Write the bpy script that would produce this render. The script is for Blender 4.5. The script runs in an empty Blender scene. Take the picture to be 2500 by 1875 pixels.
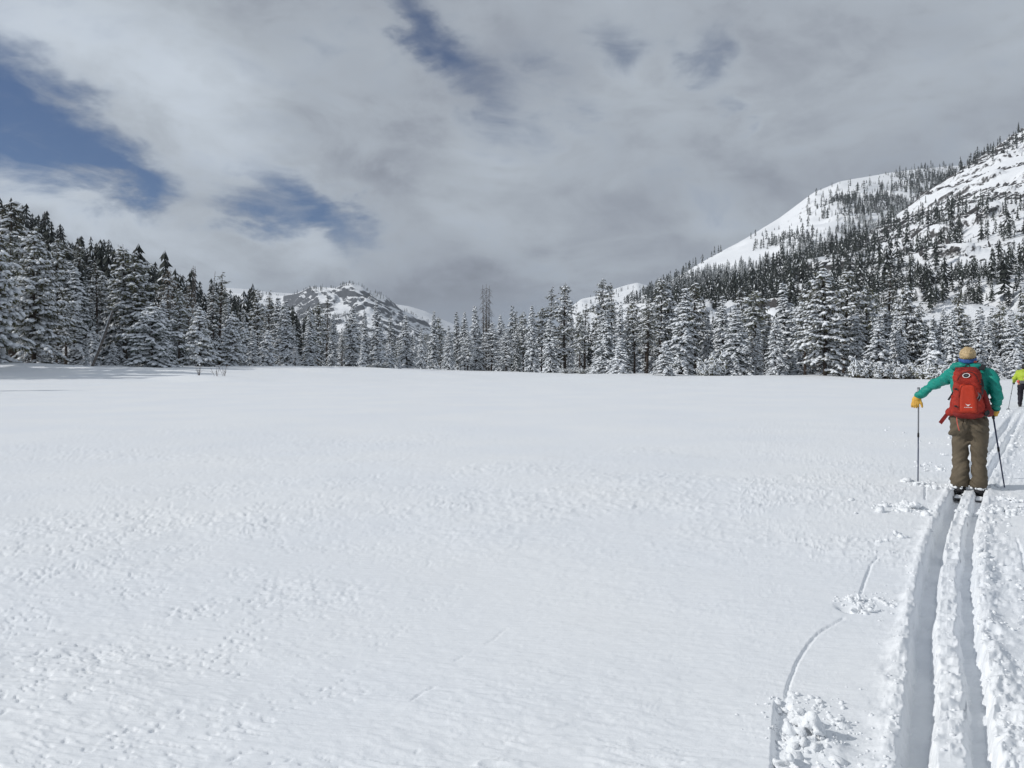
import bpy, math, random
import numpy as np
from mathutils import Vector

random.seed(7)
rng = np.random.default_rng(7)
R = math.radians
scene = bpy.context.scene
C = scene.collection
TAU = 2 * math.pi

# ------------------------------------------------------------------ camera
FPX = 1818.0            # focal length in pixels of the 2500 px wide photograph
HZ = 893.0              # row of the horizon
CH = 1.38               # camera height above the undisturbed snow
cam_d = bpy.data.cameras.new('camera')
cam = bpy.data.objects.new('camera', cam_d)
C.objects.link(cam)
cam_d.sensor_width = 36.0
cam_d.lens = 36.0 * FPX / 2500.0
cam_d.shift_y = -(937.5 - HZ) / 2500.0
cam_d.clip_start = 0.05
cam_d.clip_end = 20000
cam.location = (0, 0, CH)
cam.rotation_euler = (R(90), 0, 0)
scene.camera = cam

# ------------------------------------------------------------------ sun, world, exposure
SUN_EL = R(33)
SUN_BACK = R(7)         # the sun stands to the left, a little behind the camera
sun_to = Vector((-math.cos(SUN_BACK) * math.cos(SUN_EL), -math.sin(SUN_BACK) * math.cos(SUN_EL), math.sin(SUN_EL)))
sd = bpy.data.lights.new('sun', 'SUN')
sd.energy = 3.1
sd.angle = R(0.6)
sd.color = (1.0, 0.97, 0.925)
sun = bpy.data.objects.new('sun', sd)
C.objects.link(sun)
sun.rotation_euler = (-sun_to).to_track_quat('-Z', 'Y').to_euler()

scene.view_settings.view_transform = 'Standard'
scene.view_settings.look = 'None'
scene.view_settings.gamma = 1.0
scene.view_settings.exposure = 0.0
scene.view_settings.use_curve_mapping = False
scene.cycles.use_denoising = True
scene.cycles.max_bounces = 6
scene.cycles.diffuse_bounces = 3
scene.cycles.transparent_max_bounces = 8


class NT:
    """small helper to write node graphs"""
    def __init__(self, tree):
        self.t = tree
    def n(self, typ, **kw):
        nd = self.t.nodes.new(typ)
        for k, v in kw.items():
            setattr(nd, k, v)
        return nd
    def put(self, sock, v):
        if isinstance(v, bpy.types.NodeSocket):
            self.t.links.new(v, sock)
        elif v is not None:
            sock.default_value = v
    def math(self, op, a, b=None, c=None, clamp=False):
        nd = self.n('ShaderNodeMath', operation=op, use_clamp=clamp)
        self.put(nd.inputs[0], a); self.put(nd.inputs[1], b)
        if c is not None: self.put(nd.inputs[2], c)
        return nd.outputs[0]
    def vmath(self, op, a, b=None):
        nd = self.n('ShaderNodeVectorMath', operation=op)
        self.put(nd.inputs[0], a)
        if b is not None: self.put(nd.inputs[1], b)
        return nd.outputs['Value' if op in ('LENGTH', 'DOT_PRODUCT', 'DISTANCE') else 'Vector']
    def noise(self, vec, scale, detail=4, rough=0.55, dist=0.0):
        nd = self.n('ShaderNodeTexNoise')
        if vec is not None: self.put(nd.inputs['Vector'], vec)
        nd.inputs['Scale'].default_value = scale
        nd.inputs['Detail'].default_value = detail
        nd.inputs['Roughness'].default_value = rough
        nd.inputs['Distortion'].default_value = dist
        return nd.outputs['Fac']
    def smooth(self, v, a, b, lo=0.0, hi=1.0):
        nd = self.n('ShaderNodeMapRange', interpolation_type='SMOOTHSTEP')
        self.put(nd.inputs[0], v)
        for i, q in enumerate((a, b, lo, hi)):
            self.put(nd.inputs[1 + i], q)
        return nd.outputs[0]
    def mix(self, f, a, b):
        nd = self.n('ShaderNodeMix', data_type='RGBA')
        self.put(nd.inputs[0], f)
        for s, v in ((nd.inputs[6], a), (nd.inputs[7], b)):
            self.put(s, (*v, 1.0) if isinstance(v, tuple) and len(v) == 3 else v)
        return nd.outputs[2]
    def mapping(self, vec, loc=(0, 0, 0), rot=(0, 0, 0), scale=(1, 1, 1), vt='POINT'):
        nd = self.n('ShaderNodeMapping', vector_type=vt)
        self.put(nd.inputs[0], vec)
        nd.inputs['Location'].default_value = loc
        nd.inputs['Rotation'].default_value = rot
        nd.inputs['Scale'].default_value = scale
        return nd.outputs[0]


def az_el(px, py):
    a = math.atan2(px - 1250, FPX)
    return a, math.atan2((HZ - py) * math.cos(a), FPX)


def build_world():
    w = bpy.data.worlds.new('World')
    scene.world = w
    w.use_nodes = True
    t = w.node_tree
    t.nodes.clear()
    N = NT(t)
    out = N.n('ShaderNodeOutputWorld')
    bg = N.n('ShaderNodeBackground')
    bg.inputs[1].default_value = 0.10
    t.links.new(bg.outputs[0], out.inputs[0])
    sky = N.n('ShaderNodeTexSky', sky_type='NISHITA')
    sky.sun_disc = False
    sky.sun_elevation = SUN_EL
    sky.sun_rotation = math.atan2(sun_to.x, sun_to.y)
    sky.altitude = 2200
    sky.air_density = 1.0
    sky.dust_density = 0.2
    sky.ozone_density = 2.0
    tc = N.n('ShaderNodeTexCoord')
    d = tc.outputs['Generated']
    sep = N.n('ShaderNodeSeparateXYZ')
    t.links.new(d, sep.inputs[0])
    az = N.math('ARCTAN2', sep.outputs[0], sep.outputs[1])
    el = N.math('ARCSINE', sep.outputs[2])
    # cloud texture in the direction itself, flattened towards the horizon
    flat = N.mapping(d, scale=(1, 1, 2.1), rot=(0, R(14), 0))
    big = N.noise(flat, 3.2, 3, 0.5, 0.3)
    fine = N.noise(flat, 5.5, 9, 0.60, 0.55)
    wisp = N.noise(N.mapping(flat, loc=(3, 1, 5)), 13.0, 8, 0.62, 1.1)
    # directions bent a little by noise so that the edges of the gaps are ragged
    wx = N.math('MULTIPLY', N.math('SUBTRACT', N.noise(N.mapping(flat, loc=(9, 2, 4)), 7.0, 5, 0.6), 0.5), 0.22)
    wy = N.math('MULTIPLY', N.math('SUBTRACT', fine, 0.5), 0.16)
    cmb = N.n('ShaderNodeCombineXYZ')
    t.links.new(N.math('ADD', az, wx), cmb.inputs[0])
    t.links.new(N.math('ADD', el, wy), cmb.inputs[1])
    ae = cmb.outputs[0]
    def blob(px, py, rx, ry, tilt, wgt):
        a, e = az_el(px, py)
        v = N.mapping(ae, loc=(a, e, 0), rot=(0, 0, -R(tilt)), scale=(rx / FPX, ry / FPX, 1), vt='TEXTURE')
        ln = N.vmath('LENGTH', v)
        return N.math('MULTIPLY', N.smooth(ln, 1.0, 0.0), wgt)
    def total(items):
        s = None
        for it in items:
            b = blob(*it)
            s = b if s is None else N.math('ADD', s, b)
        return s
    gaps = total([
        (110, 345, 350, 150, 24, 1.05), (-170, 270, 380, 180, 18, 0.95), (310, 425, 150, 75, 15, 0.50),
        (600, 530, 170, 95, -12, 1.0), (790, 520, 230, 70, 24, 0.72), (690, 440, 170, 60, 25, 0.35),
        (50, 150, 260, 100, 25, 0.70),
        (1120, 140, 300, 110, 44, 0.56), (1330, 190, 190, 100, 20, 0.42), (1010, 20, 200, 90, 40, 0.42),
        (1500, 110, 150, 90, 0, 0.40), (1710, 150, 130, 95, 30, 0.46), (1800, 280, 60, 60, 0, 0.36),
        (1290, 770, 260, 80, 0, 0.26), (1100, 800, 260, 70, 0, 0.2),
    ])
    ragged = N.math('ADD', gaps, N.math('MULTIPLY', N.math('SUBTRACT', fine, 0.5), 1.15))
    ragged = N.math('ADD', ragged, N.math('MULTIPLY', N.math('SUBTRACT', wisp, 0.5), 0.62))
    hole = N.math('MULTIPLY', N.smooth(ragged, -0.06, 1.08), N.smooth(wisp, 0.15, 0.50, 0.70, 0.97))
    # light and dark parts of the cloud
    lum = N.math('ADD', 0.384, N.math('MULTIPLY', N.math('SUBTRACT', fine, 0.5), 0.29))
    lum = N.math('ADD', lum, N.math('MULTIPLY', N.math('SUBTRACT', big, 0.5), 0.42))
    lum = N.math('ADD', lum, N.math('MULTIPLY', N.math('SUBTRACT', wisp, 0.5), 0.06))
    glow = total([
        (350, 190, 560, 240, 25, 0.20), (150, 20, 500, 150, 0, 0.05), (360, 590, 330, 110, 8, 0.24), (60, 480, 260, 100, 20, 0.22), (500, 660, 500, 90, 0, 0.05),
        (730, 600, 260, 80, 12, 0.20), (560, 300, 300, 120, 25, 0.05), (900, 270, 420, 170, 30, 0.02), (1500, 420, 400, 200, 20, 0.03),
        (1130, 760, 480, 130, 0, -0.15), (900, 480, 330, 90, 25, -0.07), (820, 400, 300, 90, 25, -0.06), (2350, 200, 700, 330, 0, -0.02), (1000, 380, 420, 110, 20, -0.06), (1380, 560, 500, 120, 0, 0.015),
        (2300, 420, 500, 120, 0, -0.03)])
    rim = N.math('MULTIPLY', N.smooth(ragged, -0.25, 0.15), N.smooth(ragged, 0.55, 0.15))
    lum = N.math('ADD', lum, N.math('MULTIPLY', rim, 0.07))
    lum = N.math('MAXIMUM', N.math('ADD', lum, glow), 0.1)
    tint = N.mix(N.smooth(lum, 0.22, 0.5), (0.91, 1.0, 1.19), (0.905, 1.0, 1.11))
    sc_ = N.n('ShaderNodeMix', data_type='RGBA', blend_type='MULTIPLY')
    sc_.inputs[0].default_value = 1.0
    t.links.new(tint, sc_.inputs[6])
    cl = N.math('MULTIPLY', lum, 10.0)
    cc = N.n('ShaderNodeCombineXYZ')
    for i in range(3): t.links.new(cl, cc.inputs[i])
    t.links.new(cc.outputs[0], sc_.inputs[7])
    blue = N.n('ShaderNodeMix', data_type='RGBA', blend_type='MULTIPLY')
    blue.inputs[0].default_value = 1.0
    t.links.new(sky.outputs[0], blue.inputs[6])
    blue.inputs[7].default_value = (0.20, 0.39, 0.58, 1)
    t.links.new(N.mix(hole, sc_.outputs[2], blue.outputs[2]), bg.inputs[0])
    w.cycles.sampling_method = 'MANUAL'
    w.cycles.sample_map_resolution = 512

build_world()

# ------------------------------------------------------------------ noise in numpy
def _h(ix, iy, iz, seed):
    n = (ix.astype(np.int64) * 374761393 + iy.astype(np.int64) * 668265263 + iz.astype(np.int64) * 2147483647 + seed * 974634711) & 0xFFFFFFFF
    n = ((n ^ (n >> 13)) * 1274126177) & 0xFFFFFFFF
    n = ((n ^ (n >> 16)) * 2246822519) & 0xFFFFFFFF
    return ((n ^ (n >> 15)) & 0xFFFFFF) / float(0xFFFFFF)

def vn2(x, y, seed=0):
    x0 = np.floor(x); y0 = np.floor(y)
    fx = x - x0; fy = y - y0
    fx = fx * fx * fx * (fx * (fx * 6 - 15) + 10); fy = fy * fy * fy * (fy * (fy * 6 - 15) + 10)
    z = np.zeros_like(x0)
    a = _h(x0, y0, z, seed); b = _h(x0 + 1, y0, z, seed)
    c = _h(x0, y0 + 1, z, seed); d = _h(x0 + 1, y0 + 1, z, seed)
    return (a + (b - a) * fx) * (1 - fy) + (c + (d - c) * fx) * fy

def fbm(x, y, octv=4, seed=0, gain=0.5):
    s = 0; amp = 1; tot = 0
    for o in range(octv):
        s = s + amp * vn2(x * 2 ** o + 17.3 * o, y * 2 ** o - 9.1 * o, seed + o)
        tot += amp; amp *= gain
    return s / tot - 0.5

def vn3(p, seed=0):
    q = np.floor(p); f = p - q
    f = f * f * (3 - 2 * f)
    x, y, z = q.T; fx, fy, fz = f.T
    g = lambda i, j, k: _h(x + i, y + j, z + k, seed)
    l0 = (g(0,0,0) * (1-fx) + g(1,0,0) * fx) * (1-fy) + (g(0,1,0) * (1-fx) + g(1,1,0) * fx) * fy
    l1 = (g(0,0,1) * (1-fx) + g(1,0,1) * fx) * (1-fy) + (g(0,1,1) * (1-fx) + g(1,1,1) * fx) * fy
    return l0 * (1 - fz) + l1 * fz - 0.5

def sst(a, b, v):
    t = np.clip((v - a) / (b - a), 0, 1)
    return t * t * (3 - 2 * t)

# ------------------------------------------------------------------ object helpers
def mesh_arr(name, V, faces, mats=(), fmat=None, smooth=True):
    """V: n x 3; faces: list of int arrays (m x 3 or m x 4)"""
    me = bpy.data.meshes.new(name)
    V = np.asarray(V, dtype=np.float32)
    me.vertices.add(len(V))
    me.vertices.foreach_set('co', V.ravel())
    loops = np.concatenate([f.ravel() for f in faces]).astype(np.int32)
    tot = np.concatenate([np.full(len(f), f.shape[1], dtype=np.int32) for f in faces])
    start = np.concatenate([[0], np.cumsum(tot)[:-1]]).astype(np.int32)
    me.loops.add(len(loops))
    me.loops.foreach_set('vertex_index', loops)
    me.polygons.add(len(tot))
    me.polygons.foreach_set('loop_start', start)
    me.polygons.foreach_set('loop_total', tot)
    for m in mats: me.materials.append(m)
    if fmat is not None:
        me.polygons.foreach_set('material_index', np.asarray(fmat, dtype=np.int32))
    me.polygons.foreach_set('use_smooth', np.full(len(tot), smooth))
    me.update()
    me.validate()
    return me

def link(name, data, parent=None):
    o = bpy.data.objects.new(name, data)
    C.objects.link(o)
    if parent is not None: o.parent = parent
    return o

def tag(o, label=None, cat=None, group=None, kind=None):
    if label: o['label'] = label
    if cat: o['category'] = cat
    if group: o['group'] = group
    if kind: o['kind'] = kind
    return o

def thing(name, label, cat, loc=(0, 0, 0), rz=0.0, group=None):
    o = link(name, None)
    o.location = loc; o.rotation_euler = (0, 0, rz)
    o.empty_display_size = 0.2
    return tag(o, label, cat, group)

class Geo:
    """collects pieces of geometry with a material index"""
    def __init__(self):
        self.v = []; self.f3 = []; self.f4 = []; self.m3 = []; self.m4 = []; self.n = 0
    def add(self, V, F, m=0):
        V = np.asarray(V, float).reshape(-1, 3); F = np.asarray(F, dtype=np.int64)
        if F.shape[1] == 3:
            self.f3.append(F + self.n); self.m3.append(np.full(len(F), m))
        else:
            self.f4.append(F + self.n); self.m4.append(np.full(len(F), m))
        self.v.append(V); self.n += len(V)
    def mesh(self, name, mats, smooth=True):
        fs = []; ms = []
        if self.f3: fs.append(np.concatenate(self.f3)); ms.append(np.concatenate(self.m3))
        if self.f4: fs.append(np.concatenate(self.f4)); ms.append(np.concatenate(self.m4))
        return mesh_arr(name, np.concatenate(self.v), fs, mats, np.concatenate(ms), smooth)

def tube(pts, rad, sides=6, cap=True):
    pts = np.asarray(pts, float); n = len(pts)
    rad = np.broadcast_to(np.asarray(rad, float), (n,))
    V = []
    tang = np.gradient(pts, axis=0)
    tang /= np.linalg.norm(tang, axis=1)[:, None] + 1e-9
    ref = np.array([0.31, 0.17, 0.93]) if abs(tang[0, 2]) < 0.9 else np.array([0.93, 0.2, 0.1])
    for i in range(n):
        a = np.cross(ref, tang[i]); a /= np.linalg.norm(a) + 1e-9
        b = np.cross(tang[i], a)
        th = np.arange(sides) * TAU / sides
        V.append(pts[i] + rad[i] * (np.cos(th)[:, None] * a + np.sin(th)[:, None] * b))
    V = np.concatenate(V)
    k = np.arange(sides); k1 = (k + 1) % sides
    F = [np.stack([i * sides + k, i * sides + k1, (i + 1) * sides + k1, (i + 1) * sides + k], 1) for i in range(n - 1)]
    F = np.concatenate(F)
    if cap:
        V = np.concatenate([V, pts[:1], pts[-1:]])
        c0 = np.stack([np.full(sides, n * sides), k1, k, k], 1)
        c1 = np.stack([np.full(sides, n * sides + 1), (n - 1) * sides + k, (n - 1) * sides + k1, (n - 1) * sides + k1], 1)
        return V, F, np.concatenate([c0[:, :3], c1[:, :3]])
    return V, F, None

def add_tube(g, pts, rad, sides=6, m=0):
    V, F, T = tube(pts, rad, sides)
    n0 = g.n
    g.add(V, F, m)
    g.f3.append(T + n0); g.m3.append(np.full(len(T), m))

def ico():
    p = (1 + 5 ** 0.5) / 2
    v = np.array([(-1,p,0),(1,p,0),(-1,-p,0),(1,-p,0),(0,-1,p),(0,1,p),(0,-1,-p),(0,1,-p),(p,0,-1),(p,0,1),(-p,0,-1),(-p,0,1)], float)
    v /= np.linalg.norm(v[0])
    f = np.array([(0,11,5),(0,5,1),(0,1,7),(0,7,10),(0,10,11),(1,5,9),(5,11,4),(11,10,2),(10,7,6),(7,1,8),(3,9,4),(3,4,2),(3,2,6),(3,6,8),(3,8,9),(4,9,5),(2,4,11),(6,2,10),(8,6,7),(9,8,1)])
    return v, f
ICO_V, ICO_F = ico()

def ico2():
    v = list(map(tuple, ICO_V)); f = []; cache = {}
    def mid(a, b):
        k = (min(a, b), max(a, b))
        if k not in cache:
            m = (np.array(v[a]) + np.array(v[b])); m /= np.linalg.norm(m)
            v.append(tuple(m)); cache[k] = len(v) - 1
        return cache[k]
    for a, b, c in ICO_F:
        x, y, z = mid(a, b), mid(b, c), mid(c, a)
        f += [(a, x, z), (b, y, x), (c, z, y), (x, y, z)]
    return np.array(v), np.array(f)
ICO2_V, ICO2_F = ico2()

def lumps(cent, axis, size, jit=0.22, flat=0.45, r=None, tv=ICO_V, tf=ICO_F):
    """a batch of irregular low-poly lumps, long axis along AXIS"""
    r = r or rng
    cent = np.asarray(cent, float); n = len(cent)
    a = np.asarray(axis, float); a = a / (np.linalg.norm(a, axis=1)[:, None] + 1e-9)
    up = np.tile([0.0, 0.0, 1.0], (n, 1))
    s = np.cross(up, a); ln = np.linalg.norm(s, axis=1)[:, None]
    s = np.where(ln > 1e-3, s / (ln + 1e-9), np.array([1.0, 0, 0]))
    u = np.cross(a, s)
    T = np.tile(tv[None], (n, 1, 1)) * (1 + jit * r.uniform(-1, 1, (n, len(tv), 1)))
    T[:, :, 2] = np.where(T[:, :, 2] < 0, T[:, :, 2] * flat, T[:, :, 2])
    size = np.asarray(size, float)
    V = cent[:, None] + T[:, :, :1] * (size[:, None, :1] * a[:, None]) + T[:, :, 1:2] * (size[:, None, 1:2] * s[:, None]) + T[:, :, 2:3] * (size[:, None, 2:3] * u[:, None])
    F = tf[None] + (np.arange(n) * len(tv))[:, None, None]
    return V.reshape(-1, 3), F.reshape(-1, 3)

# ------------------------------------------------------------------ materials
def new_mat(name):
    m = bpy.data.materials.new(name); m.use_nodes = True
    t = m.node_tree
    b = t.nodes['Principled BSDF']
    return m, NT(t), b

def simple(name, col, rough=0.7, spec=0.3, var=0.12, nscale=8.0, bump=0.0, bscale=40.0, metal=0.0, objvar=0.0):
    m, N, b = new_mat(name)
    tc = N.n('ShaderNodeTexCoord')
    nz = N.noise(tc.outputs['Object'], nscale, 5, 0.6)
    f = N.smooth(nz, 0.3, 0.7)
    lo = tuple(c * (1 - var) for c in col); hi = tuple(min(1, c * (1 + var)) for c in col)
    colr = N.mix(f, lo, hi)
    if objvar:
        oi = N.n('ShaderNodeObjectInfo')
        hs = N.n('ShaderNodeHueSaturation')
        N.put(hs.inputs['Value'], N.math('ADD', 1 - objvar, N.math('MULTIPLY', oi.outputs['Random'], 2 * objvar)))
        N.put(hs.inputs['Hue'], N.math('ADD', 0.485, N.math('MULTIPLY', oi.outputs['Random'], 0.03)))
        N.put(hs.inputs['Color'], colr)
        colr = hs.outputs[0]
    N.put(b.inputs['Base Color'], colr)
    b.inputs['Roughness'].default_value = rough
    b.inputs['Specular IOR Level'].default_value = spec
    b.inputs['Metallic'].default_value = metal
    if bump:
        bn = N.n('ShaderNodeBump')
        bn.inputs['Strength'].default_value = bump
        bn.inputs['Distance'].default_value = 0.02
        N.put(bn.inputs['Height'], N.noise(tc.outputs['Object'], bscale, 6, 0.6))
        N.put(b.inputs['Normal'], bn.outputs[0])
    return m

M = {}
def snow_ground_mat():
    m, N, b = new_mat('meadow_snow')
    geo = N.n('ShaderNodeNewGeometry')
    p = geo.outputs['Position']
    big = N.noise(p, 0.35, 4, 0.5)
    col = N.mix(N.smooth(big, 0.3, 0.7), (0.80, 0.83, 0.87), (0.84, 0.86, 0.88))
    N.put(b.inputs['Base Color'], col)
    b.inputs['Roughness'].default_value = 0.55
    b.inputs['Specular IOR Level'].default_value = 0.25
    # wind crust: fine flakes, grain and short streaks
    st = N.noise(N.mapping(p, rot=(0, 0, R(15)), scale=(0.35, 1.5, 1)), 22.0, 5, 0.62, 0.4)
    gr = N.noise(p, 130.0, 4, 0.65)
    h = N.math('ADD', N.math('MULTIPLY', st, 0.75), N.math('MULTIPLY', gr, 0.16))
    bn = N.n('ShaderNodeBump')
    bn.inputs['Strength'].default_value = 0.55
    bn.inputs['Distance'].default_value = 0.014
    N.put(bn.inputs['Height'], h)
    N.put(b.inputs['Normal'], bn.outputs[0])
    return m
M['meadow'] = snow_ground_mat()
M['tree_snow'] = simple('snow_on_branches', (0.80, 0.83, 0.87), 0.7, 0.2, 0.05, 3.0)
M['clump'] = simple('loose_snow', (0.82, 0.845, 0.875), 0.6, 0.25, 0.04, 10.0, 0.5, 60)
M['fir'] = simple('dark_fir_needles', (0.034, 0.050, 0.034), 0.75, 0.2, 0.5, 1.2, objvar=0.35)
M['pine'] = simple('olive_pine_needles', (0.088, 0.086, 0.045), 0.75, 0.2, 0.45, 1.2, objvar=0.35)
M['rusty'] = simple('brown_pine_needles', (0.125, 0.088, 0.045), 0.8, 0.2, 0.4, 1.2, objvar=0.25)
M['bark'] = simple('conifer_bark', (0.055, 0.042, 0.035), 0.9, 0.15, 0.45, 5.0, 0.6, 14)
M['deadwood'] = simple('grey_dead_wood', (0.16, 0.145, 0.135), 0.9, 0.15, 0.35, 4.0, 0.5, 14)
M['twig'] = simple('bare_twigs', (0.085, 0.055, 0.045), 0.85, 0.15, 0.3, 6.0)
M['needle_frost'] = simple('snow_dusted_needles', (0.36, 0.38, 0.375), 0.8, 0.15, 0.5, 2.0)
M['farfir'] = simple('far_conifer_needles', (0.040, 0.047, 0.042), 0.8, 0.15, 0.5, 0.08)
M['farfrost'] = simple('frosted_conifer_needles', (0.20, 0.215, 0.215), 0.8, 0.15, 0.5, 0.1)

def slope_mat(name, rock_lo, rock_hi, nscale, rk=((0.035, 0.034, 0.036), (0.105, 0.10, 0.10))):
    """snow that gives way to bare rock on steep faces"""
    m, N, b = new_mat(name)
    geo = N.n('ShaderNodeNewGeometry')
    p = geo.outputs['Position']
    sep = N.n('ShaderNodeSeparateXYZ')
    N.put(sep.inputs[0], geo.outputs['Normal'])
    nz = N.math('ADD', sep.outputs[2], N.math('MULTIPLY', N.math('SUBTRACT', N.noise(p, nscale, 7, 0.7), 0.5), 0.75))
    f = N.smooth(nz, rock_lo, rock_hi)
    rock = N.mix(N.noise(p, nscale * 3, 5, 0.6), rk[0], rk[1])
    snow = N.mix(N.noise(p, nscale * 0.4, 4, 0.5), (0.76, 0.79, 0.83), (0.83, 0.85, 0.88))
    N.put(b.inputs['Base Color'], N.mix(f, rock, snow))
    b.inputs['Roughness'].default_value = 0.75
    b.inputs['Specular IOR Level'].default_value = 0.2
    bn = N.n('ShaderNodeBump')
    bn.inputs['Strength'].default_value = 0.5
    bn.inputs['Distance'].default_value = 1.2
    N.put(bn.inputs['Height'], N.noise(p, nscale * 1.6, 7, 0.65))
    N.put(b.inputs['Normal'], bn.outputs[0])
    return m
M['near_slope'] = slope_mat('near_mountainside', 0.58, 0.70, 0.30)
M['dome'] = slope_mat('dome_mountainside', 0.60, 0.72, 0.14)
M['centre_mtn'] = slope_mat('far_rocky_mountainside', 0.66, 0.80, 0.075, ((0.035, 0.04, 0.05), (0.10, 0.108, 0.122)))
M['rock'] = slope_mat('snow_capped_rock', 0.45, 0.72, 0.25)

# ------------------------------------------------------------------ the meadow
def ground_px(px, py, z=0.0):
    d = (CH - z) * FPX / (py - HZ)
    return np.array([(px - 1250) / FPX * d, d])

# centreline of the ski track, X as a function of Y
TRK_Y = np.array([-6.0, 0.0, 2.78, 4.60, 7.97, 12.4, 25.0, 55.0, 110.0])
TRK_X = np.array([-3.2, 0.10, 1.63, 2.69, 4.87, 8.05, 17.2, 40.0, 85.0])
def _spline(xq):
    x, y = TRK_Y, TRK_X
    m = np.gradient(y, x)
    i = np.clip(np.searchsorted(x, xq) - 1, 0, len(x) - 2)
    h = x[i + 1] - x[i]; t = (xq - x[i]) / h
    return ((2*t**3 - 3*t**2 + 1) * y[i] + (t**3 - 2*t**2 + t) * h * m[i] + (-2*t**3 + 3*t**2) * y[i+1] + (t**3 - t**2) * h * m[i+1])
def track_x(y): return _spline(np.clip(y, TRK_Y[0], TRK_Y[-1]))
def track_dir(y):
    d = (track_x(y + 0.05) - track_x(y - 0.05)) / 0.1
    return np.arctan(d)           # heading to the right of +Y

MOUNDS = [(-23.2, 56.0, 3.6, 1.6, 0.34), (-30.0, 66.0, 9, 4, 0.3), (-8.0, 80.0, 14, 5, 0.35), (-16.0, 92.0, 10, 4, 0.35), (-52.0, 70.0, 12, 5, 0.5), (-20, 108, 12, 4, .4), (2, 110, 16, 5, .35)]
def macro(x, y):
    x = np.asarray(x, float); y = np.asarray(y, float)
    bank = 1.36 * sst(4, -42, x) * sst(34, 84, y)
    far = sst(18, 90, np.hypot(x, y))
    z = bank + far * (0.42 * fbm(x / 26, y / 15, 3, 3) + 0.34 * fbm(x / 8, y / 6.5, 2, 5))
    for mx, my, sx, sy, hh in MOUNDS:
        z = z + hh * np.exp(-((x - mx) / sx) ** 2 - ((y - my) / sy) ** 2)
    return z + 0.05 * sst(3, 9, np.hypot(x, y)) * fbm(x / 4.0, y / 3.0, 2, 8)

def poly_dist(x, y, pts):
    best = np.full(x.shape, 1e9); tb = np.zeros(x.shape)
    n = len(pts) - 1
    for i in range(n):
        a, b = pts[i], pts[i + 1]
        d = b - a; L2 = d @ d
        t = np.clip(((x - a[0]) * d[0] + (y - a[1]) * d[1]) / L2, 0, 1)
        q = np.hypot(x - a[0] - t * d[0], y - a[1] - t * d[1])
        k = q < best
        best = np.where(k, q, best); tb = np.where(k, (i + t) / n, tb)
    return best, tb

MARKS = [
    ([(1916, 1712), (1926, 1668), (1946, 1615), (1975, 1570), (1999, 1546), (2060, 1509)], 0.009, 0.011),
    ([(2099, 1454), (2113, 1416), (2126, 1383), (2144, 1365)], 0.010, 0.012),
    ([(1913, 1712), (1908, 1780), (1906, 1880)], 0.032, 0.042),
    ([(2060, 1480), (2075, 1488)], 0.055, 0.055),
    ([(2258, 1182), (2259, 1200), (2258, 1222)], 0.012, 0.020),
    ([(2482, 1320), (2494, 1350), (2503, 1400)], 0.010, 0.012),
    ([(2452, 1238), (2456, 1262)], 0.010, 0.012),
]
MARKS = [(np.array([ground_px(*q) for q in p]), w, d) for p, w, d in MARKS]

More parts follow.
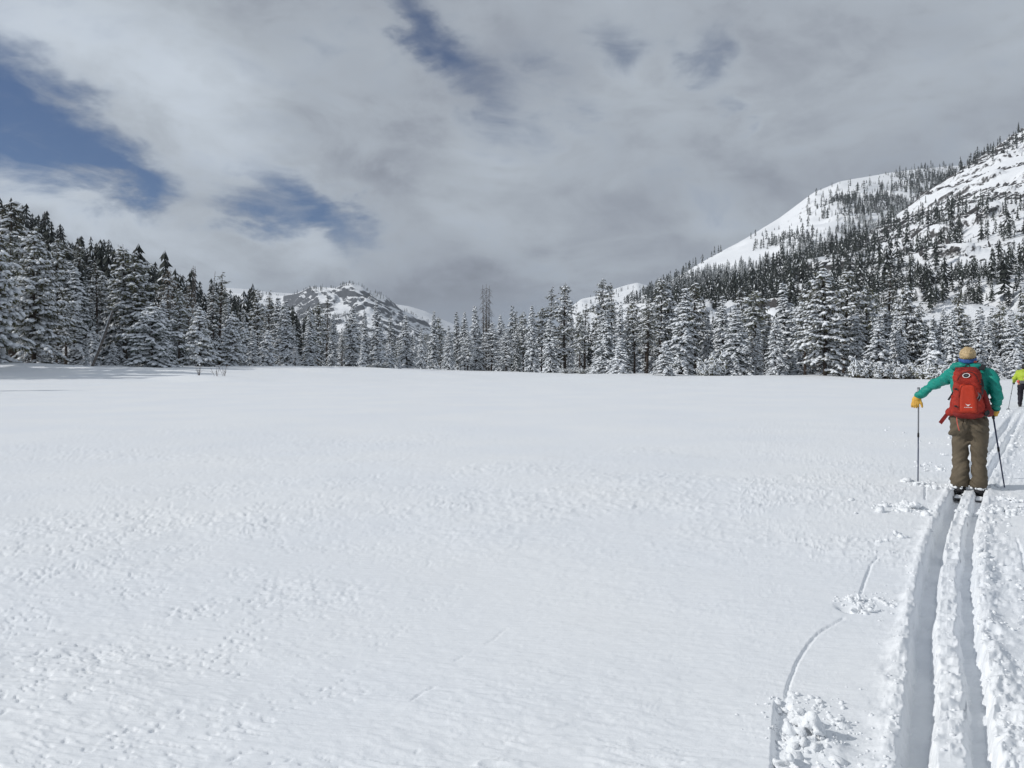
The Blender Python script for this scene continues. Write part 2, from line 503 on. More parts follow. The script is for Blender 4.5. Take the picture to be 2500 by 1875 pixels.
def detail(x, y):
    """small relief of the snow: wind crust, ski track, pole marks"""
    r = np.hypot(x, y)
    z = np.zeros_like(x)
    near = sst(26, 6, r)
    k = r < 30
    X, Y = x[k], y[k]
    # wind-packed crust: small flat scales with broken edges on their downwind side
    ca, sa = math.cos(R(-14)), math.sin(R(-14))
    u = X * ca + Y * sa; v = -X * sa + Y * ca
    wu = 0.10 * fbm(X / 0.35, Y / 0.35, 2, 21); wv = 0.10 * fbm(X / 0.35, Y / 0.35, 2, 31)
    patch = sst(-0.16, 0.16, fbm(X / 1.6, Y / 1.1, 3, 41))
    s1 = fbm((u + wu) / 0.26, (v + wv) / 0.042, 3, 51, 0.6)
    ridge = np.clip(1 - np.abs(2 * s1) * 3.0, 0, 1)
    rel = 0.0075 * ridge ** 1.5 * (0.35 + 0.8 * patch)
    s2 = fbm((u + wv) / 0.24, (v + wu) / 0.10, 4, 61, 0.6)
    rel += 0.0048 * (np.tanh((s2 - 0.05) * 16) * 0.5 + 0.5) * (0.35 + 0.65 * patch)
    s3 = fbm((u + 2 * wv) / 0.075, (v + wu) / 0.024, 3, 63, 0.6)
    rel += 0.0019 * (np.tanh((s3 - 0.10) * 14) * 0.5 + 0.5)
    rel += 0.030 * fbm(X / 1.1, Y / 0.6, 3, 66)
    lft = 0.7 + 0.5 * sst(0.8, -1.2, X)
    pits = vn2((u + 2 * wu) / 0.036, (v + wv) / 0.015, 71) * (0.58 + 0.7 * (fbm(X / 0.35, Y / 0.35, 3, 77) + 0.25)) * lft
    rel -= 0.006 * sst(0.73, 0.83, pits)
    rel += 0.0018 * fbm(X / 0.03, Y / 0.022, 3, 79, 0.65)
    z[k] += rel * near[k] * (0.5 + 0.85 * sst(-0.14, 0.16, fbm(X / 3.2, Y / 2.0, 3, 69)))
    # the crack that crosses the crust in the lower middle
    crack = np.array([ground_px(*q) for q in [(1030, 1760), (1000, 1725), (1075, 1660), (1130, 1605), (1190, 1570), (1290, 1505)]])
    cd, ct = poly_dist(X + 0.10 * fbm(X / 0.16, Y / 0.16, 3, 91), Y + 0.10 * fbm(X / 0.16, Y / 0.16, 3, 95), crack)
    z[k] -= 0.005 * sst(0.012, 0.002, cd) * sst(0.0, 0.10, fbm(X / 0.09, Y / 0.09, 2, 93))
    # ---- ski track
    yc = Y.copy()
    xc = track_x(yc); th = track_dir(yc)
    s = (X - xc) * np.cos(th)                    # signed distance, right positive
    along = yc / np.cos(th)
    nr = sst(30, 14, r[k])
    wob = 0.022 * fbm(along / 0.45, s * 0, 2, 101) + 0.012 * fbm(along / 0.09, s / 0.09, 3, 103)
    rough = fbm(along / 0.10, s / 0.10, 4, 107, 0.6)
    lum = np.clip(vn2(along / 0.055, s / 0.05, 109) - 0.45, 0, 1) * 1.2
    wide = np.exp(-(np.maximum(np.abs(s) - 0.13, 0) / np.where(s > 0, 0.40, 0.13)) ** 2)
    rubble = wide * np.where(s > 0, 1.0, 0.8) * sst(-0.15, 0.1, fbm(along / 0.6, s / 0.25, 2, 111) + 0.28 - 0.35 * np.maximum(np.abs(s) - 0.2, 0))
    zz = z[k] * (1 - 0.6 * wide)
    zz += rubble * (0.046 * rough + 0.026 * lum + 0.018 * fbm(along / 0.035, s / 0.03, 3, 113, 0.6))
    def groove(c, w, depth, seed):
        e = np.abs(s - c + wob) + 0.036 * fbm(along / 0.06, s / 0.05, 4, seed, 0.65) - 0.012 * np.clip(fbm(along / 0.3, s * 2, 2, seed + 3), -0.2, 0.3)
        return depth * sst(w + 0.024, w - 0.010, e)
    gl = groove(-0.098, 0.042, 0.115, 121)
    gr = groove(0.102, 0.033, 0.082, 131)
    gd = np.maximum(gl, gr)
    zz = zz * (1 - sst(0, 0.10, gd) * 0.9) - gd * (1 + 0.10 * fbm(along / 0.25, s / 0.2, 3, 117)) + 0.012 * sst(0.05, 0.12, gd) * fbm(along / 0.12, s / 0.05, 3, 119)
    # shallow lip where snow was pushed aside
    zz += 0.022 * np.exp(-((s + 0.19) / 0.04) ** 2) * (0.5 + 1.5 * np.clip(rough + .2, 0, 1)) + 0.030 * np.exp(-((s - 0.20) / 0.06) ** 2) * (0.5 + 1.5 * np.clip(rough + .2, 0, 1))
    zz -= 0.02 * np.exp(-(s / 0.035) ** 2) * sst(0.0, 0.2, fbm(along / 0.4, s * 0, 2, 141))
    # crumbs that fell back into the right-hand groove
    z[k] = zz * nr + z[k] * (1 - nr)
    for pts, w, dp in MARKS:
        q, t = poly_dist(X, Y, pts)
        q = q + 0.006 * fbm(X / 0.03, Y / 0.03, 2, 151)
        fade = sst(0, 0.08, t) * (1 - 0.4 * t)
        z[k] -= dp * sst(w * 1.25, w * 0.4, q) * np.maximum(fade, 0.25)
    # trampled patch at the foot of the frame beside the pole hole
    c = ground_px(1985, 1815)
    pt = np.exp(-(((X - c[0]) / 0.11) ** 2 + ((Y - c[1]) / 0.18) ** 2))
    z[k] += pt * (0.05 * np.clip(fbm(X / 0.09, Y / 0.09, 4, 161) + 0.16, 0, 1) + 0.015)
    return z

def ground_z(x, y):
    return float(macro(np.array([x]), np.array([y]))[0])

def build_ground():
    cols = np.concatenate([np.arange(-420, -20, 10), np.arange(-20, 1800, 3.8), np.arange(1800, 2560, 1.75), np.arange(2560, 3000, 6)])
    rows = np.concatenate([np.arange(2330, 1890, -6.0), np.arange(1890, 1200, -2.8), np.arange(1200, 960, -2.2), np.arange(960, 900, -1.2)])
    dep = CH * FPX / (rows - HZ)
    PX, D = np.meshgrid(cols, dep)
    X = ((PX - 1250) / FPX * D).ravel(); Y = D.ravel()
    Z = macro(X, Y) + detail(X, Y)
    nc, nr_ = len(cols), len(rows)
    i = np.arange(nr_ - 1)[:, None] * nc + np.arange(nc - 1)[None]
    i = i.ravel()
    F = np.stack([i, i + 1, i + nc + 1, i + nc], 1)
    V = np.stack([X, Y, Z], 1)
    # coarser snow to the sides of the picture
    Vs, Fs = [V], [F]; nv = len(V)
    for c2 in (np.concatenate([[cols[-1]], np.arange(cols[-1] + 14, 5200, 45), np.geomspace(5300, 11000, 16)]), np.concatenate([np.arange(-9000, -3000, 350), np.arange(-3000, cols[0] - 30, 90), [cols[0]]])):
        d2 = CH * FPX / (rows - HZ)
        PX2, D2 = np.meshgrid(c2, d2)
        xs = ((PX2 - 1250) / FPX * D2).ravel(); ys = D2.ravel()
        zs = macro(xs, ys) + detail(xs, ys)
        m = len(c2)
        ii = (np.arange(len(d2) - 1)[:, None] * m + np.arange(m - 1)[None]).ravel()
        Fs.append(np.stack([ii, ii + 1, ii + m + 1, ii + m], 1) + nv); Vs.append(np.stack([xs, ys, zs], 1)); nv += len(xs)
    V, F = np.concatenate(Vs), np.concatenate(Fs)
    # the rest of the valley floor, all the way round to the horizon
    rad = np.concatenate([np.linspace(0.01, 3, 6), np.geomspace(4, 14000, 60)])
    ang = np.linspace(0, TAU, 145)[:-1]
    A, RR = np.meshgrid(ang, rad)
    X2 = (RR * np.sin(A)).ravel(); Y2 = (RR * np.cos(A)).ravel()
    pxx = 1250 + FPX * X2 / np.maximum(Y2, 1e-3)
    inside = (Y2 > 1.4) & (pxx > -9800) & (pxx < 12000) & (Y2 < 420)
    fade = sst(400, 900, RR.ravel())
    Z2 = macro(X2, Y2) * (1 - fade) - np.where(inside, 0.55, 0.012)
    Z2 = np.where((RR.ravel() < 1.9) & (Y2 > -0.2), Z2 - 0.02, Z2)
    na = len(ang)
    j = (np.arange(len(rad) - 1)[:, None] * na + np.arange(na)[None]).ravel()
    j2 = (np.arange(len(rad) - 1)[:, None] * na + ((np.arange(na) + 1) % na)[None]).ravel()
    F2 = np.stack([j, j + na, j2 + na, j2], 1) + len(V)
    V = np.concatenate([V, np.stack([X2, Y2, Z2], 1)])
    me = mesh_arr('ground', V, [np.concatenate([F, F2])], [M['meadow']])
    o = link('ground', me)
    tag(o, 'wide flat snow meadow with wind crust and a pair of ski tracks', kind='structure')
build_ground()

# ------------------------------------------------------------------ mountains
def px_world(px, py, depth):
    return np.array([(px - 1250) / FPX * depth, depth, CH + (HZ - py) / FPX * depth])

class Slope:
    """a mountainside: ridge line given by its skyline and distance, falling to a foot line on this side and away behind"""
    def __init__(self, name, label, ridge, foot, mat, nu, nv, amp, nsc, seed, back=0.5, prof=1.0, rug=0.0, rsc=1.0):
        ridge = np.array(ridge, float); foot = np.array(foot, float)
        self.u = np.linspace(0, 1, nu)
        self.v = np.linspace(0, 1, nv)
        t = (ridge[:, 0] - ridge[0, 0]) / (ridge[-1, 0] - ridge[0, 0])
        self.rid = np.array([px_world(*r) for r in ridge])
        self.rt = t
        ft = np.linspace(0, 1, len(foot))
        self.ft, self.foot = ft, np.array([[(p - 1250) / FPX * d, d, z] for p, d, z in foot])
        self.rsc = rsc; self.amp, self.nsc, self.seed, self.prof, self.rug = amp, nsc, seed, prof, rug
        U, Vv = np.meshgrid(self.u, self.v)
        P = self.at(U.ravel(), Vv.ravel())
        i = (np.arange(nv - 1)[:, None] * nu + np.arange(nu - 1)[None]).ravel()
        F = np.stack([i, i + nu, i + nu + 1, i + 1], 1)
        # far side of the ridge
        top = P[:nu]
        nb = 8
        B = []
        for q in range(1, nb):
            f = q / (nb - 1)
            b = top.copy()
            h = top[:, 2] + 5
            b[:, 1] += f * h * 1.8; b[:, 0] += f * h * 0.15
            b[:, 2] -= f ** 1.2 * h * back * 2 * 0.9
            B.append(b)
        V = np.concatenate([P] + B)
        base = len(P)
        rowsidx = [np.arange(nu)] + [base + q * nu + np.arange(nu) for q in range(nb - 1)]
        F2 = np.concatenate([np.stack([a[:-1], a[1:], b[1:], b[:-1]], 1) for a, b in zip(rowsidx[:-1], rowsidx[1:])])
        me = mesh_arr(name, V, [np.concatenate([F, F2])], [mat])
        o = link(name, me)
        tag(o, label, kind='structure')
        self.obj = o
    def at(self, u, v, disp=True):
        u = np.asarray(u, float); v = np.asarray(v, float)
        Rp = np.stack([np.interp(u, self.rt, self.rid[:, k]) for k in range(3)], 1)
        Fp = np.stack([np.interp(u, self.ft, self.foot[:, k]) for k in range(3)], 1)
        P = Rp * (1 - v)[:, None] + Fp * v[:, None]
        P[:, 2] = Fp[:, 2] + (Rp[:, 2] - Fp[:, 2]) * (1 - v) ** self.prof
        if disp:
            a = P[:, 0] / self.nsc; b = (P[:, 1] + P[:, 2] * 0.8) / self.nsc
            w = sst(0.0, 0.10, v) * 0.9 + 0.1
            n = fbm(a, b, 5, self.seed)
            g = 1 - np.abs(fbm(a * 0.6 + 4, b * 0.6, 4, self.seed + 9)) * 4
            P[:, 2] += self.amp * w * (n * 1.1 + 0.45 * (g - 0.7))
            if self.rug:
                st = fbm(a * 3.1 * self.rsc, (b * 3.1 + a) * self.rsc, 4, self.seed + 17)
                step = np.tanh((st - 0.06) * 18) * 0.5 + 0.5
                P[:, 2] += self.rug * w * step
                P[:, 1] -= self.rug * 0.5 * w * step
        return P
    def depth_px(self, P):
        return 1250 + FPX * P[:, 0] / P[:, 1], HZ - FPX * (P[:, 2] - CH) / P[:, 1]

near_right = Slope('mountain_near_right', 'steep snowy mountainside on the right with scattered pines and rock bands',
    [(1560, 800, 330), (1760, 718, 430), (1900, 668, 500), (2020, 620, 560), (2120, 572, 610), (2230, 498, 680), (2320, 435, 735), (2380, 392, 770), (2440, 352, 800), (2520, 305, 830), (2700, 220, 880), (2950, 160, 900)],
    [(1300, 215, -1), (1800, 190, 0), (2300, 170, 2), (2700, 165, 4), (3300, 160, 6)], M['near_slope'], 260, 170, 12.0, 95.0, 11, rug=5.0, prof=1.05)
dome = Slope('mountain_dome', 'rounded snowy dome of a mountain with groves on its flank',
    [(1380, 810, 1000), (1480, 765, 1060), (1570, 722, 1100), (1640, 684, 1130), (1705, 645, 1170), (1800, 592, 1230), (1850, 562, 1260), (1905, 530, 1290), (1960, 490, 1310), (1990, 468, 1320), (2050, 443, 1340), (2150, 426, 1370), (2240, 412, 1400), (2330, 405, 1430), (2450, 400, 1480), (2700, 395, 1500)],
    [(1150, 560, 0), (1600, 480, 8), (2000, 520, 30), (2500, 620, 50), (2900, 700, 60)], M['dome'], 240, 130, 26.0, 210.0, 23, rug=4.0, prof=1.15)
centre = Slope('mountain_centre', 'distant rocky snow-covered mountain rising behind the middle of the treeline',
    [(380, 800, 2600), (540, 712, 2550), (620, 716, 2500), (690, 722, 2350), (722, 716, 2220), (760, 700, 2150), (790, 701, 2120), (820, 703, 2080), (838, 694, 2060), (856, 690, 2050), (880, 697, 2050), (905, 710, 2050), (940, 722, 2080), (960, 736, 2100), (975, 752, 2130), (1010, 770, 2200), (1060, 792, 2300), (1120, 826, 2400), (1180, 880, 2500)],
    [(420, 1800, 0), (700, 1520, 10), (900, 1450, 10), (1100, 1650, 5), (1250, 1900, 0)], M['centre_mtn'], 230, 110, 34.0, 200.0, 37, rug=9.0, prof=1.1, rsc=2.0)
far_c = Slope('mountain_far_white', 'pale white ridge fading into cloud beyond the rocky central mountain',
    [(440, 800, 3800), (545, 702, 3800), (600, 706, 3800), (660, 714, 3800), (720, 717, 3800), (800, 760, 3800), (960, 742, 3700), (1000, 748, 3700), (1040, 760, 3700), (1080, 780, 3700), (1130, 800, 3700), (1200, 850, 3700)],
    [(420, 2700, 0), (800, 2700, 0), (1250, 2700, 0)], M['dome'], 120, 40, 45.0, 420.0, 43, prof=1.0)
far_r = Slope('mountain_far_ridge', 'small far ridge with snow and dark forest left of the dome',
    [(1330, 850, 2500), (1395, 748, 2450), (1420, 730, 2430), (1460, 722, 2400), (1500, 706, 2400), (1530, 696, 2380), (1556, 690, 2360), (1585, 698, 2360), (1620, 704, 2350), (1700, 720, 2350), (1850, 760, 2350)],
    [(1300, 1500, 0), (1600, 1400, 10), (1850, 1400, 10)], M['dome'], 120, 60, 40.0, 260.0, 53, rug=6.0)
hill = Slope('hill_left', 'low forested hillside rising behind the trees on the left',
    [(-900, 300, 300), (-420, 470, 300), (-150, 545, 300), (0, 590, 300), (100, 628, 310), (200, 680, 320), (300, 722, 330), (420, 778, 345), (540, 815, 360), (680, 858, 380), (800, 890, 400)],
    [(-1400, 100, 1.2), (-500, 105, 1.4), (0, 110, 1.4), (350, 125, 1.3), (800, 190, 0.8)], M['near_slope'], 110, 60, 5.0, 60.0, 61, prof=0.95)

# ------------------------------------------------------------------ conifers
def conifer(seed, H, crown_r, base=0.03, gap=0.42, nb=6, prof=0.8, droop=(-8, 22), twig=0.42, snow=0.9, shape='cone', bend=0.0, needle=1.0, pad=1.0, top_bare=0.0, dead_low=0.0, keep=0.93, frost=0.36):
    """trunk, needles and snow of one conifer as three Geo"""
    r = np.random.default_rng(seed)
    tr, fo, sn = Geo(), Geo(), Geo()
    zz = np.linspace(-0.5, H, 12)
    sway = bend * H
    ph = r.uniform(0, TAU, 2)
    def axis(z):
        t = np.clip(np.asarray(z) / H, 0, 1)
        return np.stack([sway * t ** 1.6 * math.cos(ph[0]) + 0.004 * H * np.sin(t * 7 + ph[1]), sway * t ** 1.6 * math.sin(ph[0]) + 0.004 * H * np.cos(t * 6 + ph[0]), np.asarray(z, float)], -1)
    r0 = 0.013 * H + 0.04
    add_tube(tr, axis(zz), r0 * np.clip(1 - zz / H, 0.03, 1.05) ** 0.85, 7)
    bl_s, bl_e, bl_w, lc, la, ls = [], [], [], [], [], []
    z = base * H
    az0 = r.uniform(0, TAU)
    while z < H * 0.985:
        t = (z - base * H) / (H * (1 - base))
        if shape == 'cone':
            L = crown_r * (1 - t) ** prof * (0.72 + 0.28 * min(1, t * 9 + 0.35))
        elif shape == 'round':
            L = crown_r * max(0.04, (1 - t ** 2.1)) ** 0.9 * (0.62 + 0.38 * min(1, t * 4 + 0.2))
        else:      # column with a short tip
            L = crown_r * min(1, (1 - t) * 2.6) ** 0.8 * (0.55 + 0.45 * min(1, t * 3)) * (0.8 + 0.25 * math.sin(t * 23 + seed))
        L = max(L, 0.14 + 0.1 * twig)
        n = max(3, int(round(nb * (0.55 + 0.5 * min(1, L / (0.6 * crown_r))))))
        az0 += 2.4 + r.uniform(-0.3, 0.3)
        for b in range(n):
            if r.random() > keep: continue
            az = az0 + TAU * b / n + r.normal(0, 0.22)
            l = L * (r.uniform(0.55, 1.2) if r.random() > 0.08 else r.uniform(1.2, 1.45))
            zb = z + r.normal(0, gap * 0.5)
            p0 = axis(np.clip(zb, 0.02, H))
            out = np.array([math.cos(az), math.sin(az), 0])
            side = np.array([-out[1], out[0], 0])
            dr = R(droop[0] + (droop[1] - droop[0]) * (1 - t) + r.normal(0, 10))
            sag = r.uniform(0.04, 0.22)
            tipup = r.uniform(-0.02, 0.12) if shape != 'cone' else r.uniform(-0.12, 0.04)
            def pos(s):
                s = np.asarray(s, float)
                h = l * s * math.cos(dr)
                dz = -l * s * math.sin(dr) - sag * l * s * s + tipup * l * s ** 3 * 2
                return p0 + h[..., None] * out + dz[..., None] * np.array([0, 0, 1.0])
            ss = np.linspace(0, 1, 4)
            bp = pos(ss)
            add_tube(tr, bp, np.linspace(0.016 * l + 0.012, 0.006, 4), 3)
            deadb = t < dead_low and r.random() < 0.85
            nt = max(3, int(l / (twig * 0.40)))
            for q in range(nt):
                s = 0.16 + 0.84 * (q + r.uniform(0, 0.9)) / nt
                s = min(s, 1.0)
                p = pos(s)
                sg = 1 if q % 2 else -1
                spread = R(r.uniform(28, 68)) if s < 0.93 else R(r.uniform(-15, 15))
                d = math.cos(spread) * out + sg * math.sin(spread) * side
                d = d + np.array([0, 0, -0.22 - 0.50 * r.random() * (0.4 + s)])
                d /= np.linalg.norm(d)
                tl = twig * r.uniform(0.65, 1.25) * (1.15 - 0.35 * s) * (0.55 + 0.45 * min(1, l / 1.2))
                if deadb:
                    if r.random() < 0.4:
                        add_tube(tr, np.array([p, p + d * tl * 0.8]), [0.010, 0.004], 3)
                        if r.random() < snow * 0.6:
                            lc.append(p + d * tl * 0.4 + [0, 0, 0.02]); la.append(d); ls.append((tl * 0.42, 0.025, 0.03))
                    continue
                # needles: thin flat sprays round the twig, some hanging
                for kk in range(5):
                    e = d + r.normal(0, 0.36, 3) * np.array([1, 1, 0.7])
                    if kk >= 3: e = e * 0.6 + np.array([0, 0, -0.75])
                    e /= np.linalg.norm(e)
                    ps = p + d * tl * r.uniform(-0.1, 0.45)
                    bl_s.append(ps); bl_e.append(ps + e * tl * r.uniform(0.55, 0.95) * needle); bl_w.append(tl * r.uniform(0.13, 0.26) * needle)
                sp = snow * (1 - top_bare * sst(0.55, 0.95, t))
                if r.random() < sp:
                    w = tl * r.uniform(0.26, 0.46) * pad
                    lc.append(p + d * tl * r.uniform(0.3, 0.55) + np.array([0, 0, 0.03 + 0.03 * pad])); la.append(d)
                    ls.append((tl * r.uniform(0.46, 0.74), w, w * r.uniform(0.45, 0.85)))
            if r.random() < snow * 0.5 and not deadb:
                s = r.uniform(0.25, 0.7); p = pos(s)
                lc.append(p + [0, 0, 0.04]); la.append(pos(s + 0.05) - p); ls.append((l * 0.16, 0.07 * pad + 0.02 * l, 0.05))
        z += gap * r.uniform(0.75, 1.25) * (0.75 + 0.4 * (1 - t))
    # needles to geometry
    S = np.array(bl_s); E = np.array(bl_e); W = np.array(bl_w)[:, None]
    d = E - S
    nrm = np.cross(d, r.normal(0, 1, d.shape) * [1, 1, 0.4] + [0, 0, 0.9]); nrm /= np.linalg.norm(nrm, axis=1)[:, None] + 1e-9
    mid = S + d * 0.22
    V = np.stack([mid + nrm * W * 0.55, E, mid - nrm * W * 0.55], 1).reshape(-1, 3)
    F = np.arange(len(V)).reshape(-1, 3)
    fr = r.random(len(F)) < frost
    fo.f3.append(F); fo.m3.append(fr.astype(int)); fo.v.append(V); fo.n += len(V)
    if lc:
        V, F = lumps(lc, la, ls, 0.24, 0.35, r)
        sn.add(V, F)
    return tr, fo, sn

class Kind:
    def __init__(self, name, cat_mat, geos, H):
        tr, fo, sn = geos
        self.H = H
        self.trunk = tr.mesh(name + '_trunk', [M['bark']])
        self.fo = fo.mesh(name + '_needles', [cat_mat, M['needle_frost']], smooth=False)
        self.sn = sn.mesh(name + '_snow', [M['tree_snow']]) if sn.v else None

K = {}
def kinds():
    # slim snow-laden firs
    for i in range(4):
        K['fir%d' % i] = Kind('fir', M['fir'], conifer(100 + i, 14.0, 2.2 + 0.25 * i, 0.02, 0.42, 6, 0.78, (-8, 30), 0.62, 0.90, pad=1.04, frost=0.24), 14.0)
    # taller pines, olive, with a looser crown
    for i in range(4):
        K['pine%d' % i] = Kind('pine', M['pine'], conifer(200 + i, 16.0, 2.3 + 0.25 * i, 0.12 + 0.05 * i, 0.52, 5, 0.8, (-22, 14), 0.66, 0.78, 'column', 0.012, 1.15, 0.96, 0.5, 0.15, frost=0.27), 16.0)
    # broad pines with branches down to the snow
    for i in range(3):
        K['broad%d' % i] = Kind('broad', M['pine'] if i else M['fir'], conifer(300 + i, 9.0, 3.7 - 0.4 * i, 0.04, 0.46, 7, 0.62, (-24, 12), 0.62, 0.95, 'round' if i != 1 else 'cone', 0.01, 1.12, 1.15, frost=0.36), 9.0)
    # large pine with spreading boughs
    K['bigpine'] = Kind('bigpine', M['pine'], conifer(330, 17.0, 4.2, 0.06, 0.52, 6, 0.7, (-20, 16), 0.72, 0.84, 'round', 0.008, 1.15, 1.0, 0.45, 0.08, frost=0.32), 17.0)
    # young firs, thick with snow
    for i in range(3):
        K['young%d' % i] = Kind('young', M['fir'], conifer(400 + i, 4.5, 1.25 + 0.2 * i, 0.02, 0.26, 6, 0.75, (-4, 28), 0.36, 1.0, pad=1.4), 4.5)
    # dark firs with little snow, for the hillside and the shaded ground
    for i in range(3):
        K['dark%d' % i] = Kind('dark', M['fir'], conifer(500 + i, 15.0, 2.1 + 0.2 * i, 0.10, 0.55, 6, 0.7, (-10, 18), 0.66, 0.48, pad=0.9, frost=0.20), 15.0)
    # rusty half-dry pine, thin drooping weathered tree
    K['rusty0'] = Kind('rusty', M['rusty'], conifer(600, 15.0, 2.0, 0.25, 0.5, 5, 0.8, (-15, 14), 0.6, 0.42, 'column', 0.01, 1.0, 0.8, 0.6, 0.2), 15.0)
    K['weathered'] = Kind('weathered', M['pine'], conifer(610, 13.0, 2.2, 0.04, 0.42, 6, 0.75, (6, 42), 0.55, 0.60, 'column', 0.015, 0.9, 0.6, 0.2, 0.45), 13.0)
    K['frosted'] = Kind('frosted', M['pine'], conifer(620, 12.0, 2.6, 0.08, 0.40, 6, 0.8, (-14, 16), 0.50, 0.95, 'column', 0.01, 0.9, 0.85, 0.0, 0.15), 12.0)
    # thin pine with a long bare stem
    K['thin0'] = Kind('thin', M['pine'], conifer(630, 17.0, 1.3, 0.38, 0.55, 5, 0.8, (-18, 12), 0.55, 0.35, 'column', 0.01, 1.0, 0.7, 0.6, 0.3), 17.0)
    K['thin1'] = Kind('thin', M['pine'], conifer(631, 17.0, 1.1, 0.5, 0.5, 5, 0.8, (-18, 12), 0.55, 0.30, 'column', 0.012, 1.0, 0.7, 0.6, 0.3), 17.0)
    K['bare'] = Kind('bare', M['deadwood'], conifer(640, 4.0, 1.75, 0.12, 0.22, 5, 0.75, (-18, 12), 0.3, 0.9, 'cone', 0.01, 0.25, 0.55), 4.0)
kinds()

NAMES = {'fir': ('fir_tree', 'fir'), 'pine': ('pine_tree', 'pine'), 'broad': ('pine_tree', 'pine'), 'bigpine': ('pine_tree', 'pine'), 'young': ('young_fir', 'fir'), 'dark': ('fir_tree', 'fir'),
         'rusty': ('pine_tree', 'pine'), 'weathered': ('fir_tree', 'fir'), 'frosted': ('pine_tree', 'pine'), 'thin': ('pine_tree', 'pine'), 'bare': ('bare_tree', 'tree')}

def plant(kind, x, y, height, label, group, rz=None, lean=(0, 0), zoff=0.0, z=None, wide=1.0):
    k = K[kind]
    nm, cat = NAMES[kind.rstrip('0123456789')]
    if z is None: z = ground_z(x, y)
    t = thing(nm, label, cat, (x, y, z + zoff), random.uniform(0, TAU) if rz is None else rz, group)
    s = height / k.H
    sw = s * wide * random.uniform(0.94, 1.06)
    t.scale = (sw, sw, s)
    t.rotation_euler = (random.gauss(0, 0.014), random.gauss(0, 0.018), t.rotation_euler[2])
    if lean != (0, 0): t.rotation_euler = (lean[0], lean[1], 0)
    o = link('trunk', k.trunk, t)
    c = link('crown', k.fo, t)
    if k.sn is not None: link('snow', k.sn, c)['kind'] = 'stuff'
    return t

# foot of the treeline: distance over the picture's columns
TL_PX = [-600, -150, 0, 150, 300, 430, 540, 700, 950, 1200, 1400, 1600, 1900, 2100, 2300, 2450, 2700, 3200]
TL_D = [60, 68, 74, 78, 80, 84, 92, 118, 150, 160, 135, 115, 104, 93, 88, 88, 92, 95]
def tl(px): return float(np.interp(px, TL_PX, TL_D))

ORD = ['first', 'second', 'third', 'fourth', 'fifth', 'sixth', 'seventh', 'eighth', 'ninth', 'tenth', 'eleventh', 'twelfth', 'thirteenth', 'fourteenth', 'fifteenth', 'sixteenth', 'seventeenth', 'eighteenth', 'nineteenth', 'twentieth']
